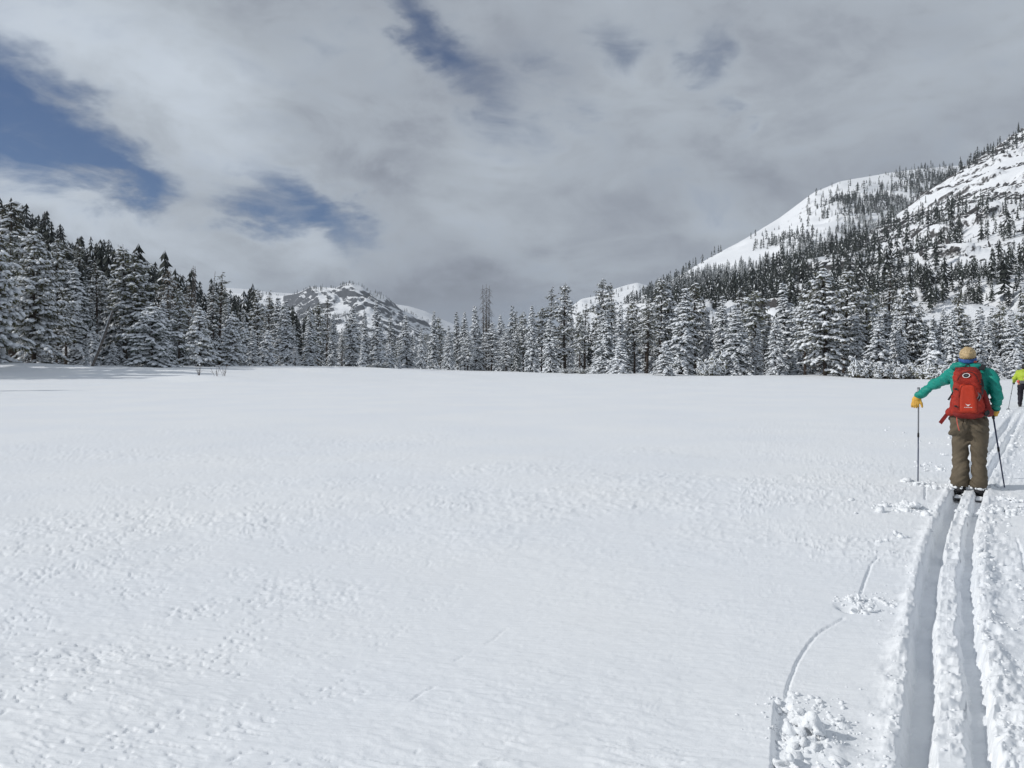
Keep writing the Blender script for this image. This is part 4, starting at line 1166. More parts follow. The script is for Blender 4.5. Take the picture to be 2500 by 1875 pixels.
# centre mountain and small far ridge
P, _, _ = sample_slope(centre, 1500, lambda px, py, u, v, P: np.clip(0.9 * sst(0.02, 0.15, fbm(P[:, 0] / 120, P[:, 2] / 60, 3, 95)) + 0.7 * np.exp(-(v / 0.02) ** 2), 0, 1) * (px > 640), 95)
scatter('centre_mountain_trees', 'small dark trees on the rocky mountain behind the treeline', P, np.random.default_rng(5).uniform(5, 13, len(P)), T_tiny, [M['farfir'], M['tree_snow']], 10)
P, _, _ = sample_slope(far_r, 500, lambda px, py, u, v, P: np.clip(sst(0, 0.3, v) * 0.8 + 0.6 * blobf(px, py, 1525, 715, 25, 30) + 0.7 * np.exp(-(v / 0.03) ** 2) * (px < 1450) - 0.9 * blobf(px, py, 1500, 735, 50, 12), 0, 1), 96)
scatter('far_ridge_forest', 'dark forest on the small far ridge', P, np.random.default_rng(5).uniform(9, 17, len(P)), T_tiny, [M['farfir'], M['tree_snow']], 11)

# rock bands on the near mountainside
def d_rock(px, py, u, v, P):
    n = fbm(P[:, 0] / 30, (P[:, 2] + P[:, 0] * 0.35) / 9, 3, 97)
    d = sst(0.04, 0.16, n) * 0.7
    for c in ((2080, 520, 70, 22), (2190, 500, 60, 25), (2330, 470, 60, 22), (2400, 490, 70, 30), (2440, 440, 50, 40), (2200, 590, 60, 25), (2130, 600, 50, 30), (2250, 560, 80, 20), (2390, 690, 60, 14)):
        d = d + 0.8 * blobf(px, py, *c) * sst(-0.05, 0.1, n)
    return np.clip(d, 0, 1)
P, px, py = sample_slope(near_right, 3000, lambda *a: d_rock(*a) * (a[1] < 660) * (a[4][:, 1] > 300), 98)
rr = np.random.default_rng(8)
g = Geo()
sz = (np.stack([rr.gamma(2, 0.85, len(P)), rr.gamma(2, 0.6, len(P)), rr.gamma(2, 0.45, len(P))], 1) + 0.35) * (P[:, 1] / 560)[:, None]
V, F = lumps(P, np.stack([np.ones(len(P)), rr.normal(0, .3, len(P)), 0.45 + rr.normal(0, .2, len(P))], 1), sz, 0.35, 0.9, rr)
g.add(V, F)
tag(link('rock_outcrops', g.mesh('rock_outcrops', [M['rock']], smooth=False)), 'bands of dark broken rock poking through the snow of the right mountainside', kind='stuff')

# ------------------------------------------------------------------ mountain air
def build_haze():
    m = bpy.data.materials.new('mountain_air'); m.use_nodes = True
    t = m.node_tree; t.nodes.clear()
    out = t.nodes.new('ShaderNodeOutputMaterial'); v = t.nodes.new('ShaderNodeVolumePrincipled')
    v.inputs['Color'].default_value = (0.80, 0.88, 1.0, 1)
    v.inputs['Density'].default_value = 0.00012
    v.inputs['Anisotropy'].default_value = 0.0
    t.links.new(v.outputs[0], out.inputs['Volume'])
    x, z0, z1 = 15000.0, -60.0, 640.0
    V = [(a, b, c) for c in (z0, z1) for b in (-x, x) for a in (-x, x)]
    F = np.array([(0, 2, 3, 1), (4, 5, 7, 6), (0, 1, 5, 4), (2, 6, 7, 3), (0, 4, 6, 2), (1, 3, 7, 5)])
    o = link('haze', mesh_arr('haze', V, [F], [m], None, False))
    tag(o, 'thin cold air that pales the far mountains', kind='stuff')
build_haze()
scene.cycles.volume_bounces = 0

# ------------------------------------------------------------------ rounded shapes from distance fields
def surface(f, lo, hi, h):
    """surface nets: f maps (n,3) points to signed distance"""
    lo = np.array(lo, float); hi = np.array(hi, float)
    n = np.ceil((hi - lo) / h).astype(int) + 1
    ax = [lo[i] + np.arange(n[i]) * h for i in range(3)]
    G = np.stack(np.meshgrid(*ax, indexing='ij'), -1)
    d = f(G.reshape(-1, 3)).reshape(n)
    ins = d < 0
    c = np.zeros(n - 1, int)
    acc = np.zeros((*(n - 1), 3)); cnt = np.zeros(n - 1)
    off = [(i, j, k) for i in (0, 1) for j in (0, 1) for k in (0, 1)]
    def cut(A, o): return A[o[0]:n[0] - 1 + o[0], o[1]:n[1] - 1 + o[1], o[2]:n[2] - 1 + o[2]]
    for a in off:
        for axx in range(3):
            if a[axx]: continue
            b = list(a); b[axx] = 1; b = tuple(b)
            da, db = cut(d, a), cut(d, b)
            x = (da < 0) != (db < 0)
            t = np.where(x, da / np.where(x, da - db, 1), 0)
            p = np.zeros((*t.shape, 3)); p[..., 0] = a[0]; p[..., 1] = a[1]; p[..., 2] = a[2]
            p[..., axx] += t
            acc += p * x[..., None]; cnt += x
    act = cnt > 0
    idx = -np.ones(n - 1, int); idx[act] = np.arange(act.sum())
    cell = np.stack(np.meshgrid(*[np.arange(k - 1) for k in n], indexing='ij'), -1)
    V = lo + (cell[act] + acc[act] / cnt[act][:, None]) * h
    Q = []
    for axx in range(3):
        o1, o2 = [(1, 2), (2, 0), (0, 1)][axx]
        sl = [slice(1, -1)] * 3; sl[axx] = slice(0, -1)
        sh = [slice(1, -1)] * 3; sh[axx] = slice(1, None)
        a = ins[tuple(sl)]; b = ins[tuple(sh)]
        I = np.stack(np.where(a != b), 1)
        if not len(I): continue
        flip = a[a != b]
        base = I.copy()
        for q in range(3):
            if q != axx: base[:, q] += 1
        def cidx(d1, d2):
            t = base.copy(); t[:, o1] += d1; t[:, o2] += d2
            return idx[t[:, 0], t[:, 1], t[:, 2]]
        q = np.stack([cidx(-1, -1), cidx(0, -1), cidx(0, 0), cidx(-1, 0)], 1)
        q = np.where(flip[:, None], q, q[:, ::-1])
        Q.append(q)
    Q = np.concatenate(Q)
    Q = Q[(Q >= 0).all(1)]
    return V, Q

def smin(a, b, k):
    if k <= 0: return np.minimum(a, b)
    h = np.clip(0.5 + 0.5 * (b - a) / k, 0, 1)
    return b * (1 - h) + a * h - k * h * (1 - h)

class Blob:
    def __init__(self): self.it = []; self.lo = np.full(3, 1e9); self.hi = np.full(3, -1e9); self.wr = None
    def _b(self, p, r): self.lo = np.minimum(self.lo, np.array(p) - r); self.hi = np.maximum(self.hi, np.array(p) + r)
    def cap(self, a, b, ra, rb, k=0.02):
        a = np.array(a, float); b = np.array(b, float)
        self._b(a, ra); self._b(b, rb)
        def f(P):
            d = b - a; t = np.clip(((P - a) @ d) / (d @ d), 0, 1)
            return np.linalg.norm(P - a - t[:, None] * d, axis=1) - (ra + (rb - ra) * t)
        self.it.append((f, k)); return self
    def chain(self, pts, rad, k=0.02):
        for i in range(len(pts) - 1): self.cap(pts[i], pts[i + 1], rad[i], rad[i + 1], k if i else k)
        return self
    def ell(self, c, r, k=0.02):
        c = np.array(c, float); r = np.array(r, float)
        self._b(c, r.max())
        def f(P):
            q = (P - c) / r; l = np.linalg.norm(q, axis=1); g = np.linalg.norm(q / r, axis=1) + 1e-9
            return l * (l - 1) / g
        self.it.append((f, k)); return self
    def box(self, c, hw, rd, k=0.0, taper=0.0):
        c = np.array(c, float); hw = np.array(hw, float)
        self._b(c, hw.max())
        def f(P):
            q = P - c
            s = 1 - taper * (q[:, 2] / hw[2])
            q = q / np.stack([s, np.ones_like(s), np.ones_like(s)], 1)
            q = np.abs(q) - (hw - rd)
            return np.linalg.norm(np.maximum(q, 0), axis=1) + np.minimum(q.max(1), 0) - rd
        self.it.append((f, k)); return self
    def cutbelow(self, z): self.zlo = z; return self
    def wrinkle(self, fn): self.wr = fn; return self
    def build(self, name, h, mats, smooth=True):
        def F(P):
            d = None
            for f, k in self.it:
                v = f(P); d = v if d is None else smin(d, v, k)
            if self.wr is not None: d = d + self.wr(P)
            if hasattr(self, 'zlo'): d = np.maximum(d, self.zlo - P[:, 2])
            return d
        V, Q = surface(F, self.lo - 3 * h - 0.012, self.hi + 3 * h + 0.012, h)
        return mesh_arr(name, V, [Q], mats, None, smooth)

def folds(amp, fx, fy, fz, seed):
    def fn(P):
        q = P * np.array([fx, fy, fz]) + np.stack([P[:, 2] * fx * 0.5, P[:, 2] * 0, P[:, 0] * fz * 0.35], 1)
        c = np.clip(1 - np.abs(vn3(q * 0.8 + 3, seed + 7)) * 9, 0, 1)
        return amp * (vn3(q, seed) * 1.1 + 0.6 * vn3(q * 2.1 + 5, seed + 3) + 0.42 * c)
    return fn

def ribbon(pts, w, th, side):
    """flat strap along pts"""
    pts = np.asarray(pts, float); side = np.asarray(side, float); side = side / np.linalg.norm(side)
    t = np.gradient(pts, axis=0); nrm = np.cross(t, side); nrm /= np.linalg.norm(nrm, axis=1)[:, None] + 1e-9
    V = np.concatenate([pts + side * w / 2 + nrm * th / 2, pts - side * w / 2 + nrm * th / 2, pts - side * w / 2 - nrm * th / 2, pts + side * w / 2 - nrm * th / 2])
    n = len(pts); F = []
    for a in range(4):
        b = (a + 1) % 4
        for i in range(n - 1): F.append((a * n + i, b * n + i, b * n + i + 1, a * n + i + 1))
    F.append((0, 3 * n, 2 * n, n)); F.append((n - 1, 2 * n - 1, 3 * n - 1, 4 * n - 1))
    return V, np.array(F)

M['teal'] = simple('teal_shell_fabric', (0.004, 0.235, 0.185), 0.55, 0.35, 0.10, 14, 0.25, 60)
M['teal_dark'] = simple('dark_teal_lining', (0.004, 0.10, 0.085), 0.6, 0.3, 0.1, 14)
M['khaki'] = simple('olive_brown_trousers', (0.112, 0.090, 0.062), 0.7, 0.25, 0.14, 10, 0.3, 70)
M['red'] = simple('red_pack_fabric', (0.30, 0.024, 0.014), 0.65, 0.25, 0.28, 14, 0.25, 80)
M['red_dark'] = simple('dark_red_pack_fabric', (0.19, 0.014, 0.012), 0.65, 0.3, 0.15, 16, 0.2, 80)
M['red_pocket'] = simple('orange_red_pocket', (0.42, 0.032, 0.010), 0.55, 0.35, 0.08, 12, 0.2, 60)
M['black'] = simple('black_webbing', (0.012, 0.012, 0.014), 0.6, 0.35, 0.2, 20)
M['glove'] = simple('yellow_leather', (0.60, 0.345, 0.060), 0.65, 0.3, 0.16, 22, 0.25, 90)
M['skin'] = simple('skin', (0.56, 0.30, 0.20), 0.5, 0.4, 0.08, 30)
M['blue_band'] = simple('blue_headband', (0.035, 0.10, 0.30), 0.75, 0.2, 0.35, 40)
M['coral'] = simple('coral_trim', (0.62, 0.12, 0.09), 0.6, 0.3, 0.1, 20)
M['white_print'] = simple('white_print', (0.78, 0.76, 0.74), 0.5, 0.3, 0.03, 10)
M['pole_navy'] = simple('navy_pole_paint', (0.018, 0.030, 0.085), 0.3, 0.5, 0.1, 10)
M['pole_grey'] = simple('grey_pole_metal', (0.20, 0.21, 0.23), 0.35, 0.5, 0.1, 10, metal=0.4)
M['lime'] = simple('lime_jacket', (0.36, 0.47, 0.045), 0.6, 0.3, 0.08, 12)
M['charcoal'] = simple('black_trousers', (0.012, 0.011, 0.018), 0.7, 0.25, 0.2, 12)
M['grey_pack'] = simple('grey_waist_pack', (0.11, 0.11, 0.115), 0.7, 0.3, 0.15, 20)
M['ski'] = simple('dark_ski', (0.03, 0.03, 0.035), 0.4, 0.5, 0.1, 10)

def hair_mat():
    m, N, b = new_mat('blond_hair')
    tc = N.n('ShaderNodeTexCoord')
    v = N.vmath('SUBTRACT', tc.outputs['Object'], (-0.020, -0.035, 1.552))
    s = N.n('ShaderNodeSeparateXYZ'); N.put(s.inputs[0], v)
    a = N.math('ARCTAN2', s.outputs[0], s.outputs[2])
    c = N.n('ShaderNodeCombineXYZ'); N.put(c.inputs[0], N.math('MULTIPLY', a, 5.0)); N.put(c.inputs[1], N.math('MULTIPLY', N.vmath('LENGTH', v), 8.0))
    st = N.noise(c.outputs[0], 4.5, 7, 0.72, 0.2)
    N.put(b.inputs['Base Color'], N.mix(N.smooth(st, 0.32, 0.68), (0.13, 0.08, 0.035), (0.74, 0.56, 0.30)))
    b.inputs['Roughness'].default_value = 0.5
    bn = N.n('ShaderNodeBump'); bn.inputs['Strength'].default_value = 0.5; bn.inputs['Distance'].default_value = 0.006
    N.put(bn.inputs['Height'], st); N.put(b.inputs['Normal'], bn.outputs[0])
    return m
M['hair'] = hair_mat()

def ski_pole(label, group, tip, top, grip_len, basket=True, cols=('pole_navy', 'pole_grey'), rad=0.0075, split=0.55, handle='black'):
    tip = np.array(tip, float); top = np.array(top, float); d = top - tip; L = np.linalg.norm(d); d /= L
    t = thing('ski_pole', label, 'ski pole', tuple(tip), 0, group)
    def seg(nm, a, b, ra, rb, mt, sides=10):
        g = Geo(); n = 4
        add_tube(g, np.array([d * (a + (b - a) * i / (n - 1)) for i in range(n)]), np.linspace(ra, rb, n), sides)
        link(nm, g.mesh(nm, [mt]), t)
    seg('tip', -0.02, 0.04, 0.003, rad * 0.8, M['pole_grey'])
    seg('lower_shaft', 0.035, L * split, rad * 0.9, rad, M[cols[0]])
    seg('upper_shaft', L * split - 0.004, L - grip_len + 0.01, rad * 1.12, rad * 1.12, M[cols[1]])
    seg('clamp', L * split - 0.03, L * split + 0.02, rad * 1.55, rad * 1.5, M['black'])
    seg('grip', L - grip_len, L, rad * 1.75, rad * 2.1, M[handle])
    if basket:
        g = Geo(); a = np.arange(13) * TAU / 12
        ref = np.cross(d, [0, 1, 0]); ref /= np.linalg.norm(ref); r2 = np.cross(d, ref)
        add_tube(g, np.array([d * 0.09 + 0.042 * (math.cos(q) * ref + math.sin(q) * r2) for q in a]), 0.006, 5)
        for q in a[:12:3]: add_tube(g, np.array([d * 0.10, d * 0.09 + 0.042 * (math.cos(q) * ref + math.sin(q) * r2)]), 0.004, 4)
        link('basket', g.mesh('basket', [M['black']]), t)
    return t

# ------------------------------------------------------------------ the skier in the green jacket
SK_D = 8.36
SK_X = float(track_x(np.array([SK_D]))[0])
SK_A = float(track_dir(np.array([SK_D]))[0])
GROOVE_Z = -0.082
SK_Z = GROOVE_Z + ground_z(SK_X, SK_D) + 0.026
def to_world(p):
    c, s = math.cos(-SK_A), math.sin(-SK_A)
    return np.array([SK_X + c * p[0] - s * p[1], SK_D + s * p[0] + c * p[1], SK_Z + p[2]])
def place(o):
    o.location = (SK_X, SK_D, SK_Z); o.rotation_euler = (0, 0, -SK_A)

HEAD = (-0.022, 0.075, 1.548)
LW, RW = (-0.542, 0.31, 1.085), (0.238, 0.11, 0.965)
body = Blob()
body.ell(HEAD, (0.070, 0.090, 0.108))
body.cap((HEAD[0], 0.155, 1.52), (HEAD[0], 0.172, 1.512), 0.012, 0.010, 0.015)             # nose
body.ell((HEAD[0] - 0.072, 0.075, 1.54), (0.010, 0.022, 0.032), 0.008).ell((HEAD[0] + 0.072, 0.075, 1.54), (0.010, 0.022, 0.032), 0.008)   # ears
body.ell((HEAD[0] - 0.030, 0.150, 1.556), (0.014, 0.008, 0.008), 0.004).ell((HEAD[0] + 0.030, 0.150, 1.556), (0.014, 0.008, 0.008), 0.004)  # eyes
body.ell((HEAD[0], 0.160, 1.488), (0.024, 0.008, 0.006), 0.004).ell((HEAD[0], 0.14, 1.462), (0.030, 0.028, 0.024), 0.03)                    # mouth, chin
body.cap((HEAD[0], 0.06, 1.47), (0.0, 0.05, 1.36), 0.050, 0.055, 0.03)
body.cap((-0.10, 0.05, 1.33), (0.10, 0.05, 1.33), 0.065, 0.065, 0.05)
body.cap((0, 0.05, 1.25), (0, 0.03, 0.92), 0.11, 0.11, 0.05)
body.chain([(-0.165, 0.06, 1.36), (-0.352, 0.22, 1.230), LW], [0.040, 0.030, 0.024])
body.chain([(0.185, 0.05, 1.35), (0.250, -0.01, 1.14), RW], [0.040, 0.030, 0.024])
for s in (-1, 1):
    body.chain([(0.09 * s, 0.03, 0.84), (0.088 * s, 0.055, 0.48), (0.092 * s, 0.0, 0.10)], [0.085, 0.055, 0.040])
person = link('person', body.build('person_body', 0.016, [M['skin']]))
place(person)
tag(person, 'skier seen from behind in green jacket and olive trousers, left hand on pole', 'person', 'skiers')

jk = Blob()
jk.ell((0.0, 0.045, 1.20), (0.192, 0.125, 0.22)).ell((0.0, 0.03, 0.98), (0.188, 0.125, 0.20), 0.06)
jk.cap((-0.135, 0.05, 1.365), (0.155, 0.045, 1.355), 0.072, 0.074, 0.06)
jk.chain([(-0.150, 0.055, 1.362), (-0.250, 0.145, 1.290), (-0.352, 0.23, 1.230), (-0.448, 0.275, 1.158), (-0.530, 0.305, 1.096)], [0.078, 0.064, 0.060, 0.053, 0.047], 0.025)
jk.chain([(0.180, 0.045, 1.345), (0.238, 0.0, 1.225), (0.258, -0.012, 1.13), (0.252, 0.05, 1.045), (0.240, 0.105, 0.975)], [0.078, 0.064, 0.060, 0.055, 0.048], 0.025)
jk.wrinkle(folds(0.024, 12, 12, 20, 5)).cutbelow(0.845)
j = link('jacket', jk.build('jacket', 0.0095, [M['teal']]), person)
hd = Blob()
hd.ell((-0.088, -0.005, 1.437), (0.105, 0.075, 0.045)).ell((0.045, 0.0, 1.432), (0.085, 0.07, 0.040), 0.02).ell((-0.10, 0.0, 1.462), (0.075, 0.05, 0.030), 0.015).cap((-0.07, 0.06, 1.42), (0.05, 0.06, 1.42), 0.07, 0.07, 0.03)
hd.wrinkle(folds(0.013, 16, 16, 30, 8))
link('hood', hd.build('hood', 0.008, [M['teal']]), j)
g = Geo()
for c, a, rr in (((-0.531, 0.305, 1.094), (-0.64, 0.12, -0.66), 0.051), ((0.240, 0.106, 0.973), (-0.15, 0.6, -0.85), 0.053)):
    c = np.array(c); a = np.array(a); a /= np.linalg.norm(a)
    add_tube(g, np.array([c - a * 0.005, c + a * 0.012]), [rr, rr * 0.93], 14)
cf = g.mesh('cuffs', [M['teal_dark']])
link('cuff', cf, j)['kind'] = 'stuff'

pt = Blob()
pt.ell((-0.005, 0.02, 0.84), (0.188, 0.128, 0.115)).ell((-0.09, 0.0, 0.76), (0.105, 0.115, 0.12), 0.05).ell((0.09, 0.0, 0.76), (0.105, 0.115, 0.12), 0.05)
pt.chain([(-0.098, 0.02, 0.74), (-0.090, 0.052, 0.47), (-0.087, 0.01, 0.27), (-0.090, -0.012, 0.135)], [0.100, 0.081, 0.082, 0.090], 0.03)
pt.chain([(0.098, 0.02, 0.74), (0.086, 0.052, 0.47), (0.089, 0.01, 0.27), (0.092, -0.012, 0.135)], [0.099, 0.080, 0.082, 0.090], 0.03)
pt.cap((0, 0.02, 0.72), (0, 0.025, 0.60), 0.065, 0.030, 0.03)
def pfold(P):
    q = np.stack([P[:, 0] * 7 + P[:, 2] * 4.0 * np.sign(P[:, 0]), P[:, 1] * 7, P[:, 2] * 17 + np.abs(P[:, 0]) * 13], 1)
    w = 0.4 + 0.9 * np.exp(-((P[:, 2] - 0.66) / 0.13) ** 2) + 0.5 * np.exp(-((P[:, 2] - 0.25) / 0.12) ** 2)
    return 0.036 * w * vn3(q, 12) + 0.018 * vn3(q * 2.1, 14) + 0.013 * w * np.clip(1 - np.abs(vn3(q * 0.8 + 9, 16)) * 8, 0, 1) + 0.005 * np.exp(-(P[:, 0] / 0.012) ** 2)
pt.wrinkle(pfold).cutbelow(0.088)
tr_ = link('trousers', pt.build('trousers', 0.0095, [M['khaki']]), person)
bb = Blob(); bb.box((-0.033, -0.112, 0.835), (0.012, 0.018, 0.035), 0.004)
link('belt_loop', bb.build('belt_loop', 0.005, [M['khaki']]), tr_)

hr = Blob()
hr.ell((HEAD[0], 0.055, 1.570), (0.083, 0.098, 0.090)).ell((HEAD[0] + 0.004, -0.054, 1.552), (0.036, 0.026, 0.030), 0.008)
hr.wrinkle(lambda P: 0.0022 * np.sin(11 * np.arctan2(P[:, 0] - HEAD[0], P[:, 2] - 1.556) + 2 * vn3(P * 20, 21)) + 0.006 * vn3(P * 30, 22)).cutbelow(1.508)
ha = link('hair', hr.build('hair', 0.007, [M['hair']]), person)
for k, (x, y, z) in enumerate(((0.048, 0.02, 1.482), (0.066, 0.03, 1.458), (0.075, 0.025, 1.432))):
    b = Blob(); b.cap((x - 0.008, y, z + 0.02), (x + 0.008, y - 0.01, z - 0.015), 0.013, 0.009).wrinkle(folds(0.006, 60, 60, 60, 30 + k))
    link('hair_wisp', b.build('hair_wisp', 0.005, [M['hair']]), ha)
g = Geo()
th = np.arange(33) * TAU / 32
rows = []
for dz, rr in ((-0.022, 1.0), (-0.014, 1.035), (0.012, 1.035), (0.020, 1.0)):
    rows.append(np.stack([HEAD[0] + 0.086 * rr * np.cos(th), 0.060 + 0.104 * rr * np.sin(th), 1.520 + dz + 0.026 * np.sin(th)], 1))
V = np.concatenate(rows); n = 33
F = np.array([(a * n + i, a * n + i + 1, (a + 1) * n + i + 1, (a + 1) * n + i) for a in range(3) for i in range(32)])
g.add(V, F)
link('headband', g.mesh('headband', [M['blue_band']]), person)
for x in (-0.082, 0.052):
    b = Blob(); b.ell((x, -0.005 if x > 0 else 0.02, 1.487), (0.022, 0.014, 0.014))
    link('headband_trim', b.build('headband_trim', 0.006, [M['coral']]), person)

# gloves: left hand hangs over the pole, right hand closes round the grip
lg = Blob()
lx, ly, lz = -0.556, 0.315, 1.040
lg.cap(LW, (lx, ly, lz + 0.005), 0.040, 0.043, 0.02).ell((lx - 0.004, ly, lz - 0.008), (0.050, 0.030, 0.042), 0.02)
for dx, dy, tipx, tipz, rr in ((-0.040, -0.012, -0.052, -0.090, 0.0125), (-0.020, -0.020, -0.026, -0.094, 0.0135), (0.000, -0.024, -0.002, -0.096, 0.0135), (0.018, -0.022, 0.020, -0.084, 0.013)):
    lg.chain([(lx + dx, ly + dy, lz - 0.025), (lx + (dx + tipx) / 2 - 0.002, ly + dy - 0.016, lz - 0.062), (lx + tipx, ly + dy + 0.002, lz + tipz)], [rr + 0.002, rr, rr * 0.85], 0.006)
lg.chain([(lx + 0.030, ly - 0.010, lz + 0.0), (lx + 0.048, ly - 0.022, lz - 0.045), (lx + 0.058, ly - 0.020, lz - 0.085)], [0.017, 0.015, 0.012], 0.008)
lg.wrinkle(folds(0.004, 40, 40, 40, 40))
link('glove', lg.build('glove', 0.0055, [M['glove']]), person)
rg = Blob()
rx, ry, rz = 0.236, 0.125, 0.925
rg.cap(RW, (rx, ry, rz + 0.02), 0.042, 0.040, 0.02).ell((rx + 0.008, ry - 0.006, rz + 0.003), (0.030, 0.042, 0.045), 0.02)
for dz, rr, ext in ((0.028, 0.013, 0.0), (0.006, 0.0135, 0.003), (-0.016, 0.0135, 0.0), (-0.037, 0.012, -0.004)):
    rg.chain([(rx + 0.016, ry + 0.025, rz + dz), (rx - 0.004, ry + 0.052 + ext, rz + dz - 0.004), (rx - 0.032, ry + 0.044, rz + dz - 0.006), (rx - 0.040, ry + 0.018, rz + dz - 0.006)], [rr + 0.001, rr, rr, rr * 0.9], 0.005)
rg.chain([(rx - 0.004, ry - 0.020, rz + 0.03), (rx - 0.032, ry - 0.022, rz + 0.022), (rx - 0.046, ry + 0.008, rz + 0.014)], [0.016, 0.0145, 0.012], 0.008)
rg.wrinkle(folds(0.004, 40, 40, 40, 44))
link('glove', rg.build('glove', 0.0055, [M['glove']]), person)

for s in (-1, 1):
    b = Blob()
    b.cap((0.092 * s, -0.02, 0.08), (0.092 * s, -0.015, 0.13), 0.055, 0.045, 0.02)
    b.chain([(0.092 * s, -0.055, 0.052), (0.092 * s, 0.06, 0.048), (0.092 * s, 0.17, 0.040)], [0.046, 0.044, 0.036], 0.02).wrinkle(folds(0.006, 30, 30, 30, 50 + s))
    bt = link('boot', b.build('boot', 0.009, [M['black']]), person)
    c = Blob(); r_ = np.random.default_rng(60 + s)
    for q in range(15):
        a = r_.uniform(0, TAU); rr = r_.uniform(0.060, 0.088)
        c.ell((0.092 * s + rr * math.cos(a), -0.02 + rr * math.sin(a) * 0.95, r_.uniform(0.075, 0.108)), tuple(r_.uniform(0.010, 0.026, 2)) + (r_.uniform(0.008, 0.018),), 0.008)
    c.wrinkle(folds(0.008, 60, 60, 60, 66 + s))
    link('snow_crust', c.build('snow_crust', 0.008, [M['clump']]), bt)

def ski(label, group, base, ang, x, y0, y1, snowy=True, w=0.033):
    t = thing('ski', label, 'ski', tuple(base), -ang, group)
    n = 26; ys = np.linspace(y0, y1, n)
    z = 0.11 * np.clip((ys - (y1 - 0.28)) / 0.28, 0, 1) ** 2
    ww = np.full(n, w); ww[0] *= 0.85; ww[-3:] *= (0.85, 0.6, 0.2)
    P = np.stack([np.full(n, x), ys, z], 1)
    V = np.concatenate([P + np.stack([q * ww, 0 * ww, np.full(n, zz)], 1) for q, zz in ((-1, -0.012), (1, -0.012), (1, 0.0), (-1, 0.0))])
    F = []
    for a in range(4):
        b = (a + 1) % 4
        for i in range(n - 1): F.append((a * n + i, a * n + i + 1, b * n + i + 1, b * n + i))
    F.append((0, n, 2 * n, 3 * n)); F.append((n - 1, 4 * n - 1, 3 * n - 1, 2 * n - 1))
    link('ski_blade', mesh_arr('ski_blade', V, [np.array(F)], [M['ski']], None, False), t)
    b = Blob(); b.box((x, 0.06, 0.008), (0.026, 0.10, 0.012), 0.004)
    link('binding', b.build('binding', 0.006, [M['black']]), t)
    if snowy:
        c = Blob(); c.box((x, (y0 + 0.03 - 0.12) / 2, 0.004), (w * 0.92, (-0.12 - y0 - 0.03) / 2, 0.011), 0.008).wrinkle(folds(0.007, 30, 18, 30, int(x * 100) + 200))
        link('snow_cover', c.build('snow_cover', 0.007, [M['clump']]), t)
        c = Blob(); c.box((x, 0.65, 0.004), (w * 0.9, 0.40, 0.012), 0.008).wrinkle(folds(0.008, 30, 18, 30, int(x * 100) + 210))
        link('snow_cover', c.build('snow_cover', 0.010, [M['clump']]), t)
base = (SK_X, SK_D, SK_Z - 0.008)
ski('left ski under the skier in the green jacket, tail dusted with snow', 'skis', base, SK_A, -0.098, -0.33, 1.45)
ski('right ski under the skier in the green jacket, tail dusted with snow', 'skis', base, SK_A, 0.100, -0.38, 1.40)

# ------------------------------------------------------------------ red backpack
def probe(obj_list, x, z):
    """rear surface of the pack at (x, z): smallest y there"""
    y = 1e9
    for o in obj_list:
        me = o.data; co = np.empty(len(me.vertices) * 3, np.float32); me.vertices.foreach_get('co', co); co = co.reshape(-1, 3)
        k = np.hypot(co[:, 0] - x, co[:, 2] - z) < 0.016
        if k.any(): y = min(y, float(co[k, 1].min()))
    return y
bp = thing('backpack', 'red hiking backpack with oval badge on the back of the nearer skier', 'backpack', (SK_X, SK_D, SK_Z), -SK_A)
m = Blob()
m.box((-0.012, -0.155, 1.165), (0.140, 0.085, 0.245), 0.075, taper=0.10).ell((-0.012, -0.150, 1.32), (0.122, 0.088, 0.10), 0.05).ell((-0.012, -0.150, 0.98), (0.150, 0.090, 0.105), 0.05)
m.wrinkle(folds(0.022, 11, 11, 15, 70))
mb = link('pack_body', m.build('pack_body', 0.0095, [M['red']]), bp)
f = Blob()
f.box((-0.004, -0.215, 1.085), (0.088, 0.040, 0.160), 0.038, taper=0.10).wrinkle(folds(0.007, 12, 12, 10, 72))
pk = link('front_pocket', f.build('front_pocket', 0.008, [M['red_pocket']]), bp)
l = Blob()
l.box((-0.012, -0.150, 1.385), (0.112, 0.072, 0.045), 0.040, taper=0.15).wrinkle(folds(0.010, 14, 14, 20, 74))
link('lid', l.build('lid', 0.008, [M['red_dark']]), bp)
bt_ = Blob()
bt_.ell((-0.005, -0.145, 0.915), (0.155, 0.085, 0.060)).wrinkle(folds(0.012, 12, 12, 22, 75))
link('pack_base', bt_.build('pack_base', 0.0085, [M['red_dark']]), bp)
for s, pts in ((-1, [(-0.15, -0.12, 0.94), (-0.185, -0.05, 0.92), (-0.19, 0.03, 0.92)]), (1, [(0.15, -0.12, 0.945), (0.185, -0.05, 0.925), (0.19, 0.03, 0.92)])):
    w = Blob(); w.chain(pts, [0.055, 0.045, 0.03], 0.02).wrinkle(folds(0.012, 14, 14, 16, 77 + s))
    link('hip_belt', w.build('hip_belt', 0.009, [M['red_dark'] if s > 0 else M['red']]), bp)
sp = Blob(); sp.cap((0.135, -0.13, 1.16), (0.178, -0.10, 0.97), 0.028, 0.040, 0.02).wrinkle(folds(0.010, 14, 14, 14, 80))
link('side_pocket', sp.build('side_pocket', 0.009, [M['red_dark']]), bp)
sp = Blob(); sp.cap((-0.150, -0.13, 1.10), (-0.165, -0.11, 0.97), 0.022, 0.030, 0.02).wrinkle(folds(0.010, 14, 14, 14, 81))
link('side_pocket', sp.build('side_pocket', 0.009, [M['red']]), bp)
def strap(nm, pts, w, mt, side=(1, 0, 0), th=0.005, parent=bp):
    V, F = ribbon(pts, w, th, side)
    return link(nm, mesh_arr(nm, V, [F], [mt], None, False), parent)
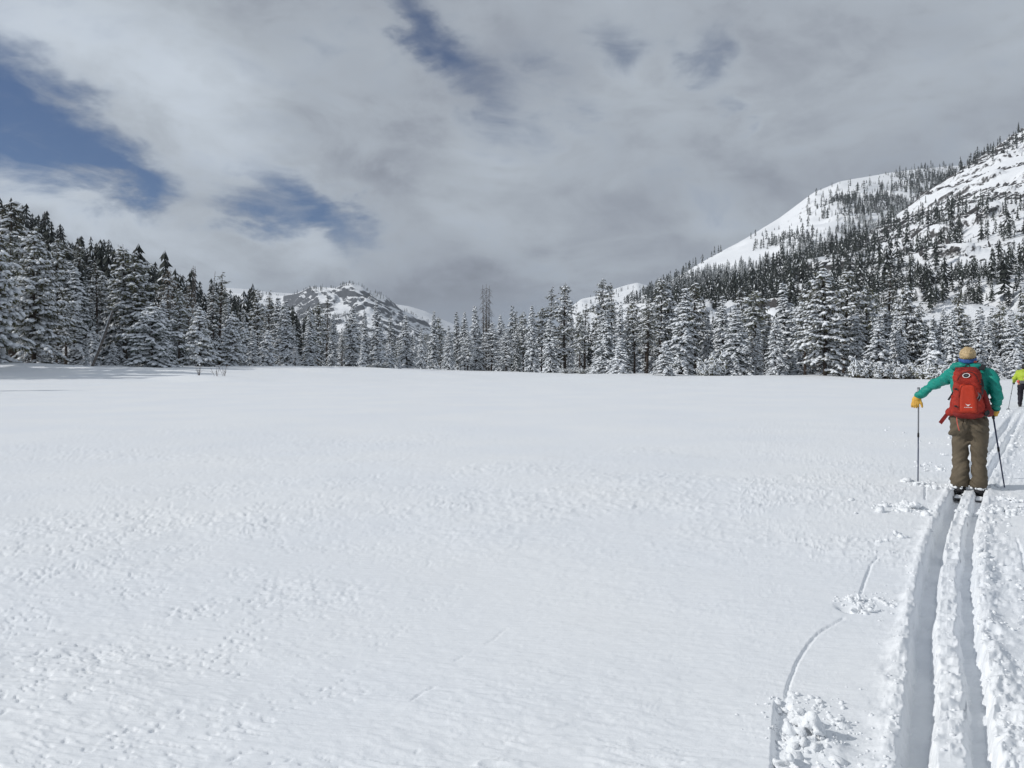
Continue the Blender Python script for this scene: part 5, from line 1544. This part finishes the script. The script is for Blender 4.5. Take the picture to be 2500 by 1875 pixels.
strap('dangling_strap', [(-0.190, -0.045, 0.925), (-0.225, -0.050, 0.880), (-0.258, -0.052, 0.830), (-0.283, -0.052, 0.790)], 0.040, M['red_dark'], (0.78, 0.1, -0.62), 0.008)
strap('side_strap', [(-0.150, -0.10, 1.150), (-0.172, -0.09, 1.105), (-0.200, -0.085, 1.058)], 0.020, M['black'], (0.87, 0.1, -0.48), 0.006)
strap('thin_strap', [(-0.115, -0.16, 0.87), (-0.108, -0.165, 0.80), (-0.090, -0.16, 0.725)], 0.008, M['coral'])
strap('side_strap', [(0.125, -0.20, 1.30), (0.137, -0.195, 1.22), (0.125, -0.215, 1.13)], 0.022, M['black'])
for s, x in ((-1, -0.105), (1, 0.118)):
    strap('shoulder_strap', [(x, -0.10, 1.40), (x * 1.05, -0.02, 1.448), (x * 1.08, 0.06, 1.452), (x * 1.05, 0.13, 1.40), (x, 0.175, 1.28), (x * 1.1, 0.17, 1.12)], 0.055, M['red_dark'] if s < 0 else M['black'], (1, 0, 0), 0.012)
for x, z0, z1 in ((0.090, 1.155, 1.085), (0.106, 1.14, 1.06)):
    strap('compression_cord', [(x, -0.245, z0), (x + 0.012, -0.238, (z0 + z1) / 2), (x - 0.006, -0.242, z1)], 0.007, M['grey_pack'])
nt = Blob(); nt.ell((0.100, -0.205, 1.125), (0.026, 0.028, 0.058)).wrinkle(folds(0.006, 30, 30, 30, 84))
link('mesh_pocket', nt.build('mesh_pocket', 0.007, [M['black']]), bp)
nt = Blob(); nt.ell((0.168, -0.150, 0.930), (0.030, 0.030, 0.036)).wrinkle(folds(0.004, 30, 30, 30, 85))
link('side_buckle', nt.build('side_buckle', 0.007, [M['black']]), bp)
strap('reflective_piping', [(-0.19, -0.085, 0.958), (-0.16, -0.135, 0.955), (-0.125, -0.188, 0.952)], 0.007, M['white_print'], (0, 0, 1), 0.004)
strap('piping', [(0.095, -0.222, 1.06), (0.088, -0.226, 1.01), (0.060, -0.232, 0.965)], 0.004, M['coral'], (0, 1, 0), 0.004)

# zips, compression straps, haul loop, snow caught on the pack
def on_pack(pts, off=0.003):
    return [(x, probe([mb, pk], x, z) - off, z) for x, z in pts]
strap('zip', on_pack([(-0.088, 0.955), (-0.090, 1.02), (-0.088, 1.10), (-0.080, 1.17), (-0.062, 1.225), (-0.030, 1.248), (0.010, 1.25), (0.045, 1.235), (0.068, 1.19), (0.078, 1.13)], 0.002), 0.006, M['red_dark'], (0.7, 0, 0.7), 0.006)
strap('zip', on_pack([(-0.105, 1.285), (-0.085, 1.325), (-0.055, 1.365), (0.0, 1.385), (0.05, 1.365), (0.082, 1.32), (0.098, 1.27)], 0.002), 0.006, M['black'], (0.5, 0, 0.8), 0.006)
for z0_, z1_ in ((1.19, 1.175), (1.00, 0.985)):
    strap('compression_strap', on_pack([(-0.135, z0_), (-0.115, z0_ - 0.004), (-0.095, z1_)], 0.003), 0.012, M['black'], (0, 0, 1), 0.004)
for x_, z_ in ((-0.118, 1.19), (-0.118, 1.0), (0.118, 1.245)):
    k_ = Blob(); k_.box((x_, probe([mb, pk], x_, z_) - 0.004, z_), (0.011, 0.006, 0.008), 0.003)
    link('buckle', k_.build('buckle', 0.004, [M['black']]), bp)
lp = Blob(); lp.chain([(-0.035, -0.125, 1.425), (-0.028, -0.120, 1.452), (0.0, -0.118, 1.458), (0.014, -0.122, 1.428)], [0.006] * 4, 0.004)
link('haul_loop', lp.build('haul_loop', 0.0045, [M['black']]), bp)

# oval badge: white ring, black field, pale bird
cx, cz = -0.018, 1.338
yb = min(probe([mb], cx + a, cz + b) for a in (-0.03, 0, 0.03) for b in (-0.018, 0, 0.018)) - 0.003
def disc(nm, rx_, rz_, y, mt, parent, inner=0.0, tilt=0.16):
    th = np.arange(32) * TAU / 32
    def ring(q, yy):
        X, Z = rx_ * q * np.cos(th), rz_ * q * np.sin(th)
        return np.stack([cx + X * math.cos(tilt) - Z * math.sin(tilt), np.full(32, yy), cz + X * math.sin(tilt) + Z * math.cos(tilt)], 1)
    V = np.concatenate([ring(inner, y), ring(1, y), ring(1, y + 0.012), ring(inner, y + 0.012)]); F = []
    for a in range(4):
        b = (a + 1) % 4
        for i in range(32):
            k = (i + 1) % 32; F.append((a * 32 + i, a * 32 + k, b * 32 + k, b * 32 + i))
    return link(nm, mesh_arr(nm, V, [np.array(F)], [mt], None, False), parent)
bd = disc('badge', 0.030, 0.020, yb, M['black'], bp, 0.001)
disc('badge_ring', 0.036, 0.0255, yb - 0.0015, M['white_print'], bd, 0.80)
def flat_poly(nm, pts, y, mt, parent, th=0.003):
    n = len(pts); P = np.array(pts)
    V = np.concatenate([np.stack([P[:, 0], np.full(n, y), P[:, 1]], 1), np.stack([P[:, 0], np.full(n, y + th), P[:, 1]], 1)])
    me = bpy.data.meshes.new(nm)
    me.from_pydata([tuple(v) for v in V], [], [tuple(range(n)), tuple(range(2 * n - 1, n - 1, -1))] + [(i, n + i, n + (i + 1) % n, (i + 1) % n) for i in range(n)])
    me.materials.append(mt)
    return link(nm, me, parent)
flat_poly('badge_bird', [(cx - 0.020, cz - 0.004), (cx - 0.004, cz + 0.001), (cx + 0.004, cz + 0.009), (cx + 0.020, cz + 0.008), (cx + 0.008, cz + 0.002), (cx + 0.003, cz - 0.008), (cx - 0.006, cz - 0.005)], yb - 0.0022, M['grey_pack'], bd, 0.002)
# winged mark and a line of small lettering on the pocket
x0, z0 = 0.0, 1.016
yp = min(probe([pk, mb], x0 + a, z0 + b) for a in (-0.03, 0, 0.03) for b in (-0.03, 0, 0.01)) - 0.002
flat_poly('printed_bird', [(x0 - 0.026, z0 + 0.012), (x0 - 0.012, z0 + 0.003), (x0, z0 + 0.002), (x0 + 0.012, z0 + 0.003), (x0 + 0.026, z0 + 0.012), (x0 + 0.013, z0 - 0.003), (x0 + 0.004, z0 - 0.005), (x0 + 0.007, z0 - 0.013), (x0 - 0.007, z0 - 0.013), (x0 - 0.004, z0 - 0.005), (x0 - 0.013, z0 - 0.003)], yp, M['white_print'], pk)
rl = random.Random(3); xx = x0 - 0.036
while xx < x0 + 0.036:
    w = rl.uniform(0.0035, 0.0055); hh = rl.choice([0.0055, 0.0055, 0.0065])
    flat_poly('printed_letter', [(xx, z0 - 0.030), (xx + w, z0 - 0.030), (xx + w, z0 - 0.030 + hh), (xx, z0 - 0.030 + hh)], yp, M['white_print'], pk)
    xx += w + rl.choice([0.0016, 0.0016, 0.0016, 0.005])

# poles of the nearer skier
tipL = np.array([*ground_px(2241, 1178, 0.0), -0.13]); topL = to_world((-0.540, 0.335, 1.185))
ski_pole('ski pole planted upright in the snow under the skier\'s left yellow glove', 'ski poles', tipL, topL, 0.15, handle='pole_grey')
tipR = np.array([*ground_px(2457, 1190, 0.0), -0.13]); topR = to_world((0.205, 0.145, 0.975))
ski_pole('ski pole slanting out from the skier\'s right yellow glove', 'ski poles', tipR, topR, 0.13, cols=('pole_navy', 'pole_navy'), rad=0.008)

# ------------------------------------------------------------------ the far skier in the lime jacket
S2_D = 25.0
S2_X = (2500 - 1250) / FPX * S2_D
S2_A = float(track_dir(np.array([S2_D]))[0])
S2_Z = ground_z(S2_X, S2_D) - 0.02
def w2(p):
    c, s = math.cos(-S2_A), math.sin(-S2_A)
    return np.array([S2_X + c * p[0] - s * p[1], S2_D + s * p[0] + c * p[1], S2_Z + p[2]])
b2 = Blob()
b2.ell((0.0, 0.36, 1.33), (0.075, 0.095, 0.11)).cap((0, 0.33, 1.26), (0, 0.26, 1.18), 0.05, 0.055, 0.03).cap((0, 0.25, 1.12), (0, 0.05, 0.82), 0.12, 0.11, 0.05)
b2.cap((0, 0.45, 1.33), (0, 0.47, 1.32), 0.012, 0.010, 0.01).ell((-0.077, 0.36, 1.33), (0.01, 0.02, 0.03), 0.01).ell((0.077, 0.36, 1.33), (0.01, 0.02, 0.03), 0.01)
b2.chain([(-0.18, 0.24, 1.16), (-0.26, 0.20, 0.96), (-0.30, 0.38, 0.80)], [0.05, 0.045, 0.035]).chain([(0.18, 0.24, 1.16), (0.25, 0.16, 0.95), (0.28, 0.30, 0.80)], [0.05, 0.045, 0.035])
b2.chain([(-0.09, 0.03, 0.78), (-0.10, 0.06, 0.44), (-0.11, -0.06, 0.09)], [0.09, 0.06, 0.045]).chain([(0.09, 0.03, 0.78), (0.10, 0.20, 0.46), (0.11, 0.20, 0.09)], [0.09, 0.06, 0.045])
p2 = link('person', b2.build('far_person_body', 0.02, [M['skin']]))
p2.location = (S2_X, S2_D, S2_Z); p2.rotation_euler = (0, 0, -S2_A)
tag(p2, 'distant skier in lime jacket and black trousers, bent forward, cut by the right edge', 'person', 'skiers')
q = Blob()
q.ell((0, 0.18, 1.03), (0.20, 0.16, 0.22)).cap((-0.14, 0.25, 1.17), (0.14, 0.25, 1.17), 0.085, 0.085, 0.06).ell((0, 0.09, 0.86), (0.18, 0.14, 0.12), 0.05)
q.chain([(-0.17, 0.24, 1.16), (-0.265, 0.20, 0.97), (-0.30, 0.34, 0.845)], [0.085, 0.072, 0.052]).chain([(0.17, 0.24, 1.16), (0.255, 0.16, 0.96), (0.28, 0.28, 0.845)], [0.085, 0.072, 0.052]).ell((0, 0.24, 1.235), (0.12, 0.09, 0.045), 0.03)
q.wrinkle(folds(0.018, 10, 10, 14, 90)).cutbelow(0.79)
link('jacket', q.build('far_jacket', 0.017, [M['lime']]), p2)
q = Blob()
q.ell((0, 0.04, 0.76), (0.17, 0.14, 0.12)).chain([(-0.09, 0.03, 0.72), (-0.10, 0.06, 0.44), (-0.11, -0.06, 0.13)], [0.10, 0.08, 0.07], 0.03).chain([(0.09, 0.03, 0.72), (0.10, 0.20, 0.46), (0.11, 0.20, 0.13)], [0.10, 0.08, 0.07], 0.03)
q.wrinkle(folds(0.016, 10, 10, 14, 92)).cutbelow(0.10)
link('trousers', q.build('far_trousers', 0.017, [M['charcoal']]), p2)
q = Blob(); q.ell((0, 0.355, 1.375), (0.086, 0.105, 0.085)).ell((0, 0.30, 1.33), (0.080, 0.06, 0.06), 0.03)
link('hat', q.build('far_hat', 0.014, [M['black']]), p2)
for s, c in ((-1, (-0.305, 0.36, 0.80)), (1, (0.285, 0.30, 0.80))):
    q = Blob(); q.ell(c, (0.036, 0.045, 0.045))
    for i in range(4): q.chain([(c[0] + 0.010 * s, c[1] + 0.03, c[2] + 0.03 - 0.02 * i), (c[0] - 0.02 * s, c[1] + 0.055, c[2] + 0.028 - 0.02 * i), (c[0] - 0.034 * s, c[1] + 0.03, c[2] + 0.026 - 0.02 * i)], [0.012, 0.012, 0.010], 0.006)
    q.chain([(c[0] - 0.02 * s, c[1] - 0.02, c[2] + 0.03), (c[0] - 0.04 * s, c[1] + 0.01, c[2] + 0.03)], [0.014, 0.011], 0.006)
    link('glove', q.build('far_glove', 0.009, [M['black']]), p2)
for x, y in ((-0.11, -0.06), (0.11, 0.20)):
    q = Blob(); q.cap((x, y, 0.10), (x, y, 0.16), 0.055, 0.055, 0.02).cap((x, y - 0.02, 0.05), (x, y + 0.20, 0.04), 0.045, 0.035, 0.02)
    link('boot', q.build('far_boot', 0.014, [M['black']]), p2)
wp = thing('waist_pack', 'grey waist pack with pink pouch on the far skier', 'waist pack', (S2_X, S2_D, S2_Z), -S2_A)
q = Blob(); q.box((0.02, -0.115, 0.845), (0.14, 0.06, 0.055), 0.04)
link('pack_body', q.build('waist_body', 0.014, [M['grey_pack']]), wp)
q = Blob(); q.ell((-0.155, -0.06, 0.865), (0.05, 0.055, 0.055))
link('pouch', q.build('waist_pouch', 0.014, [M['coral']]), wp)
g = Geo(); th = np.arange(25) * TAU / 24
add_tube(g, np.stack([0.19 * np.cos(th), 0.06 + 0.145 * np.sin(th), 0.86 + 0 * th], 1), 0.018, 6)
link('belt', g.mesh('belt', [M['black']]), wp)
z2 = GROOVE_Z + 0.05
ski('left ski of the far skier', 'skis', tuple(w2((0, 0, 0.012))), S2_A, -0.11, -0.75, 1.0, False)
ski('right ski of the far skier', 'skis', tuple(w2((0, 0, 0.012))), S2_A, 0.11, -0.45, 1.3, False)
tip = np.array([*ground_px(2461, 1001, 0.0), S2_Z]); 
ski_pole('thin grey ski pole in the left hand of the far skier', 'ski poles', tip, w2((-0.305, 0.39, 0.87)), 0.12, cols=('pole_grey', 'pole_grey'), rad=0.009)
ski_pole('thin grey ski pole in the right hand of the far skier', 'ski poles', w2((0.42, -0.3, 0.02)), w2((0.285, 0.33, 0.87)), 0.12, cols=('pole_grey', 'pole_grey'), rad=0.009)

# ------------------------------------------------------------------ loose snow thrown up by skis and poles
def surf_z(x, y):
    x = np.atleast_1d(np.asarray(x, float)); y = np.atleast_1d(np.asarray(y, float))
    return macro(x, y) + detail(x, y)
rc = np.random.default_rng(77)
cx_, cy_, cs_ = [], [], []
for side, n, sc0, wd in ((1, 1500, 0.012, 0.34), (-1, 600, 0.008, 0.15), (0, 350, 0.009, 0.03)):
    y = 2.0 * (26 / 2.0) ** (rc.random(n) ** 1.15)
    th = track_dir(y)
    if side == 0: s = rc.normal(0, 0.024, n)
    else: s = side * (0.150 + np.abs(rc.gamma(1.1, wd * 0.55, n)))
    keep = fbm(y / np.cos(th) / 0.5, s / 0.25, 3, 171) > -0.10
    cx_.append((track_x(y) + s / np.cos(th))[keep]); cy_.append(y[keep])
    cs_.append((np.clip(rc.gamma(1.7, sc0 * 0.36, n), 0.0025, 0.040) * np.clip(0.6 + y / 14, 0.7, 1.4))[keep])
for (ax_, ay_), n, spx, spy, sc0 in (((1975, 1815), 150, 0.07, 0.13, 0.011), ((1950, 1722), 70, 0.09, 0.04, 0.009), ((2050, 1790), 110, 0.11, 0.11, 0.006), ((2260, 1185), 110, 0.10, 0.20, 0.016), ((2200, 1245), 110, 0.16, 0.14, 0.020), ((2300, 1140), 60, 0.2, 0.25, 0.020), ((2120, 1470), 110, 0.10, 0.07, 0.010), ((2470, 1100), 180, 0.7, 1.8, 0.028), ((2440, 1250), 120, 0.2, 0.1, 0.022), ((2480, 1010), 80, 0.8, 1.2, 0.045)):
    c = ground_px(ax_, ay_)
    cx_.append(rc.normal(c[0], spx, n)); cy_.append(rc.normal(c[1], spy, n)); cs_.append(np.clip(rc.gamma(1.7, sc0 * 0.45, n), 0.0025, 0.055))
X = np.concatenate(cx_); Y = np.concatenate(cy_); S = np.concatenate(cs_)
k = (Y > 1.7) & (np.hypot(X - SK_X, Y - SK_D) > 0.05)
X, Y, S = X[k], Y[k], S[k]
Z = surf_z(X, Y)
n = len(X)
ax_ = rc.normal(0, 1, (n, 3)) * [1, 1, 0.3]; Z = Z - S * 0.25
V, F = lumps(np.stack([X, Y, Z + S * 0.30], 1), ax_, S[:, None] * rc.uniform(0.65, 1.25, (n, 3)) * [1.1, 0.9, 0.75], 0.30, 0.9, rc)
g = Geo(); g.add(V, F)
tag(link('snow_crumbs', g.mesh('snow_crumbs', [M['clump']], smooth=True)), 'crumbs of loose snow scattered along the ski tracks', kind='stuff')

def clump(px, py, size, label, seed, dz=0.0):
    c = ground_px(px, py); x, y = float(c[0]), float(c[1])
    b = Blob(); r_ = np.random.default_rng(seed)
    for q in range(14):
        b.ell((r_.normal(0, size[0] * 0.45), r_.normal(0, size[1] * 0.45), abs(r_.normal(0, size[2] * 0.30))), tuple(np.array(size) * r_.uniform(0.16, 0.48) * r_.uniform(0.7, 1.3, 3)), 0.006)
    b.wrinkle(folds(size[2] * 0.42, 34, 34, 34, seed))
    o = link('snow_clump', b.build('snow_clump', max(0.005, size[2] / 11), [M['clump']]))
    o.location = (x, y, float(surf_z(x, y)[0]) + dz)
    tag(o, label, 'snow clump', 'snow clumps thrown up by poles and skis')
clump(1978, 1812, (0.070, 0.065, 0.070), 'largest broken snow clump at the bottom beside the pole hole', 1)
clump(1945, 1790, (0.055, 0.05, 0.055), 'snow clump left of the largest one at the bottom', 2)
clump(1925, 1870, (0.06, 0.05, 0.05), 'snow clump at the very bottom beside the pole hole', 3)
clump(2050, 1770, (0.035, 0.03, 0.03), 'small snow clump up and right of the largest one', 4)
clump(2108, 1494, (0.060, 0.040, 0.045), 'smooth snow clump right of the pole hole by the curved drag mark', 5)
clump(2084, 1466, (0.040, 0.035, 0.055), 'upright snow crumb behind the pole hole by the curved drag mark', 6)
clump(2196, 1316, (0.075, 0.05, 0.045), 'lone snow clump on the flat crust left of the tracks', 7)
clump(2158, 1327, (0.055, 0.04, 0.03), 'flatter snow clump just left of the lone one', 8)
clump(2222, 1244, (0.10, 0.09, 0.055), 'broken snow heap left of the ski tails', 9)
clump(2255, 1182, (0.085, 0.06, 0.035), 'splash of snow round the tip of the upright pole', 10)
clump(2268, 1149, (0.055, 0.045, 0.035), 'single snow clump left of the skier\'s knees', 11)
clump(2305, 1112, (0.06, 0.05, 0.04), 'snow clump near the left knee of the skier in green', 12)
clump(2455, 1222, (0.11, 0.08, 0.05), 'snow heap right of the skier\'s boots', 13)
clump(2493, 1240, (0.06, 0.05, 0.035), 'small snow clump at the right edge below the shadow', 14)
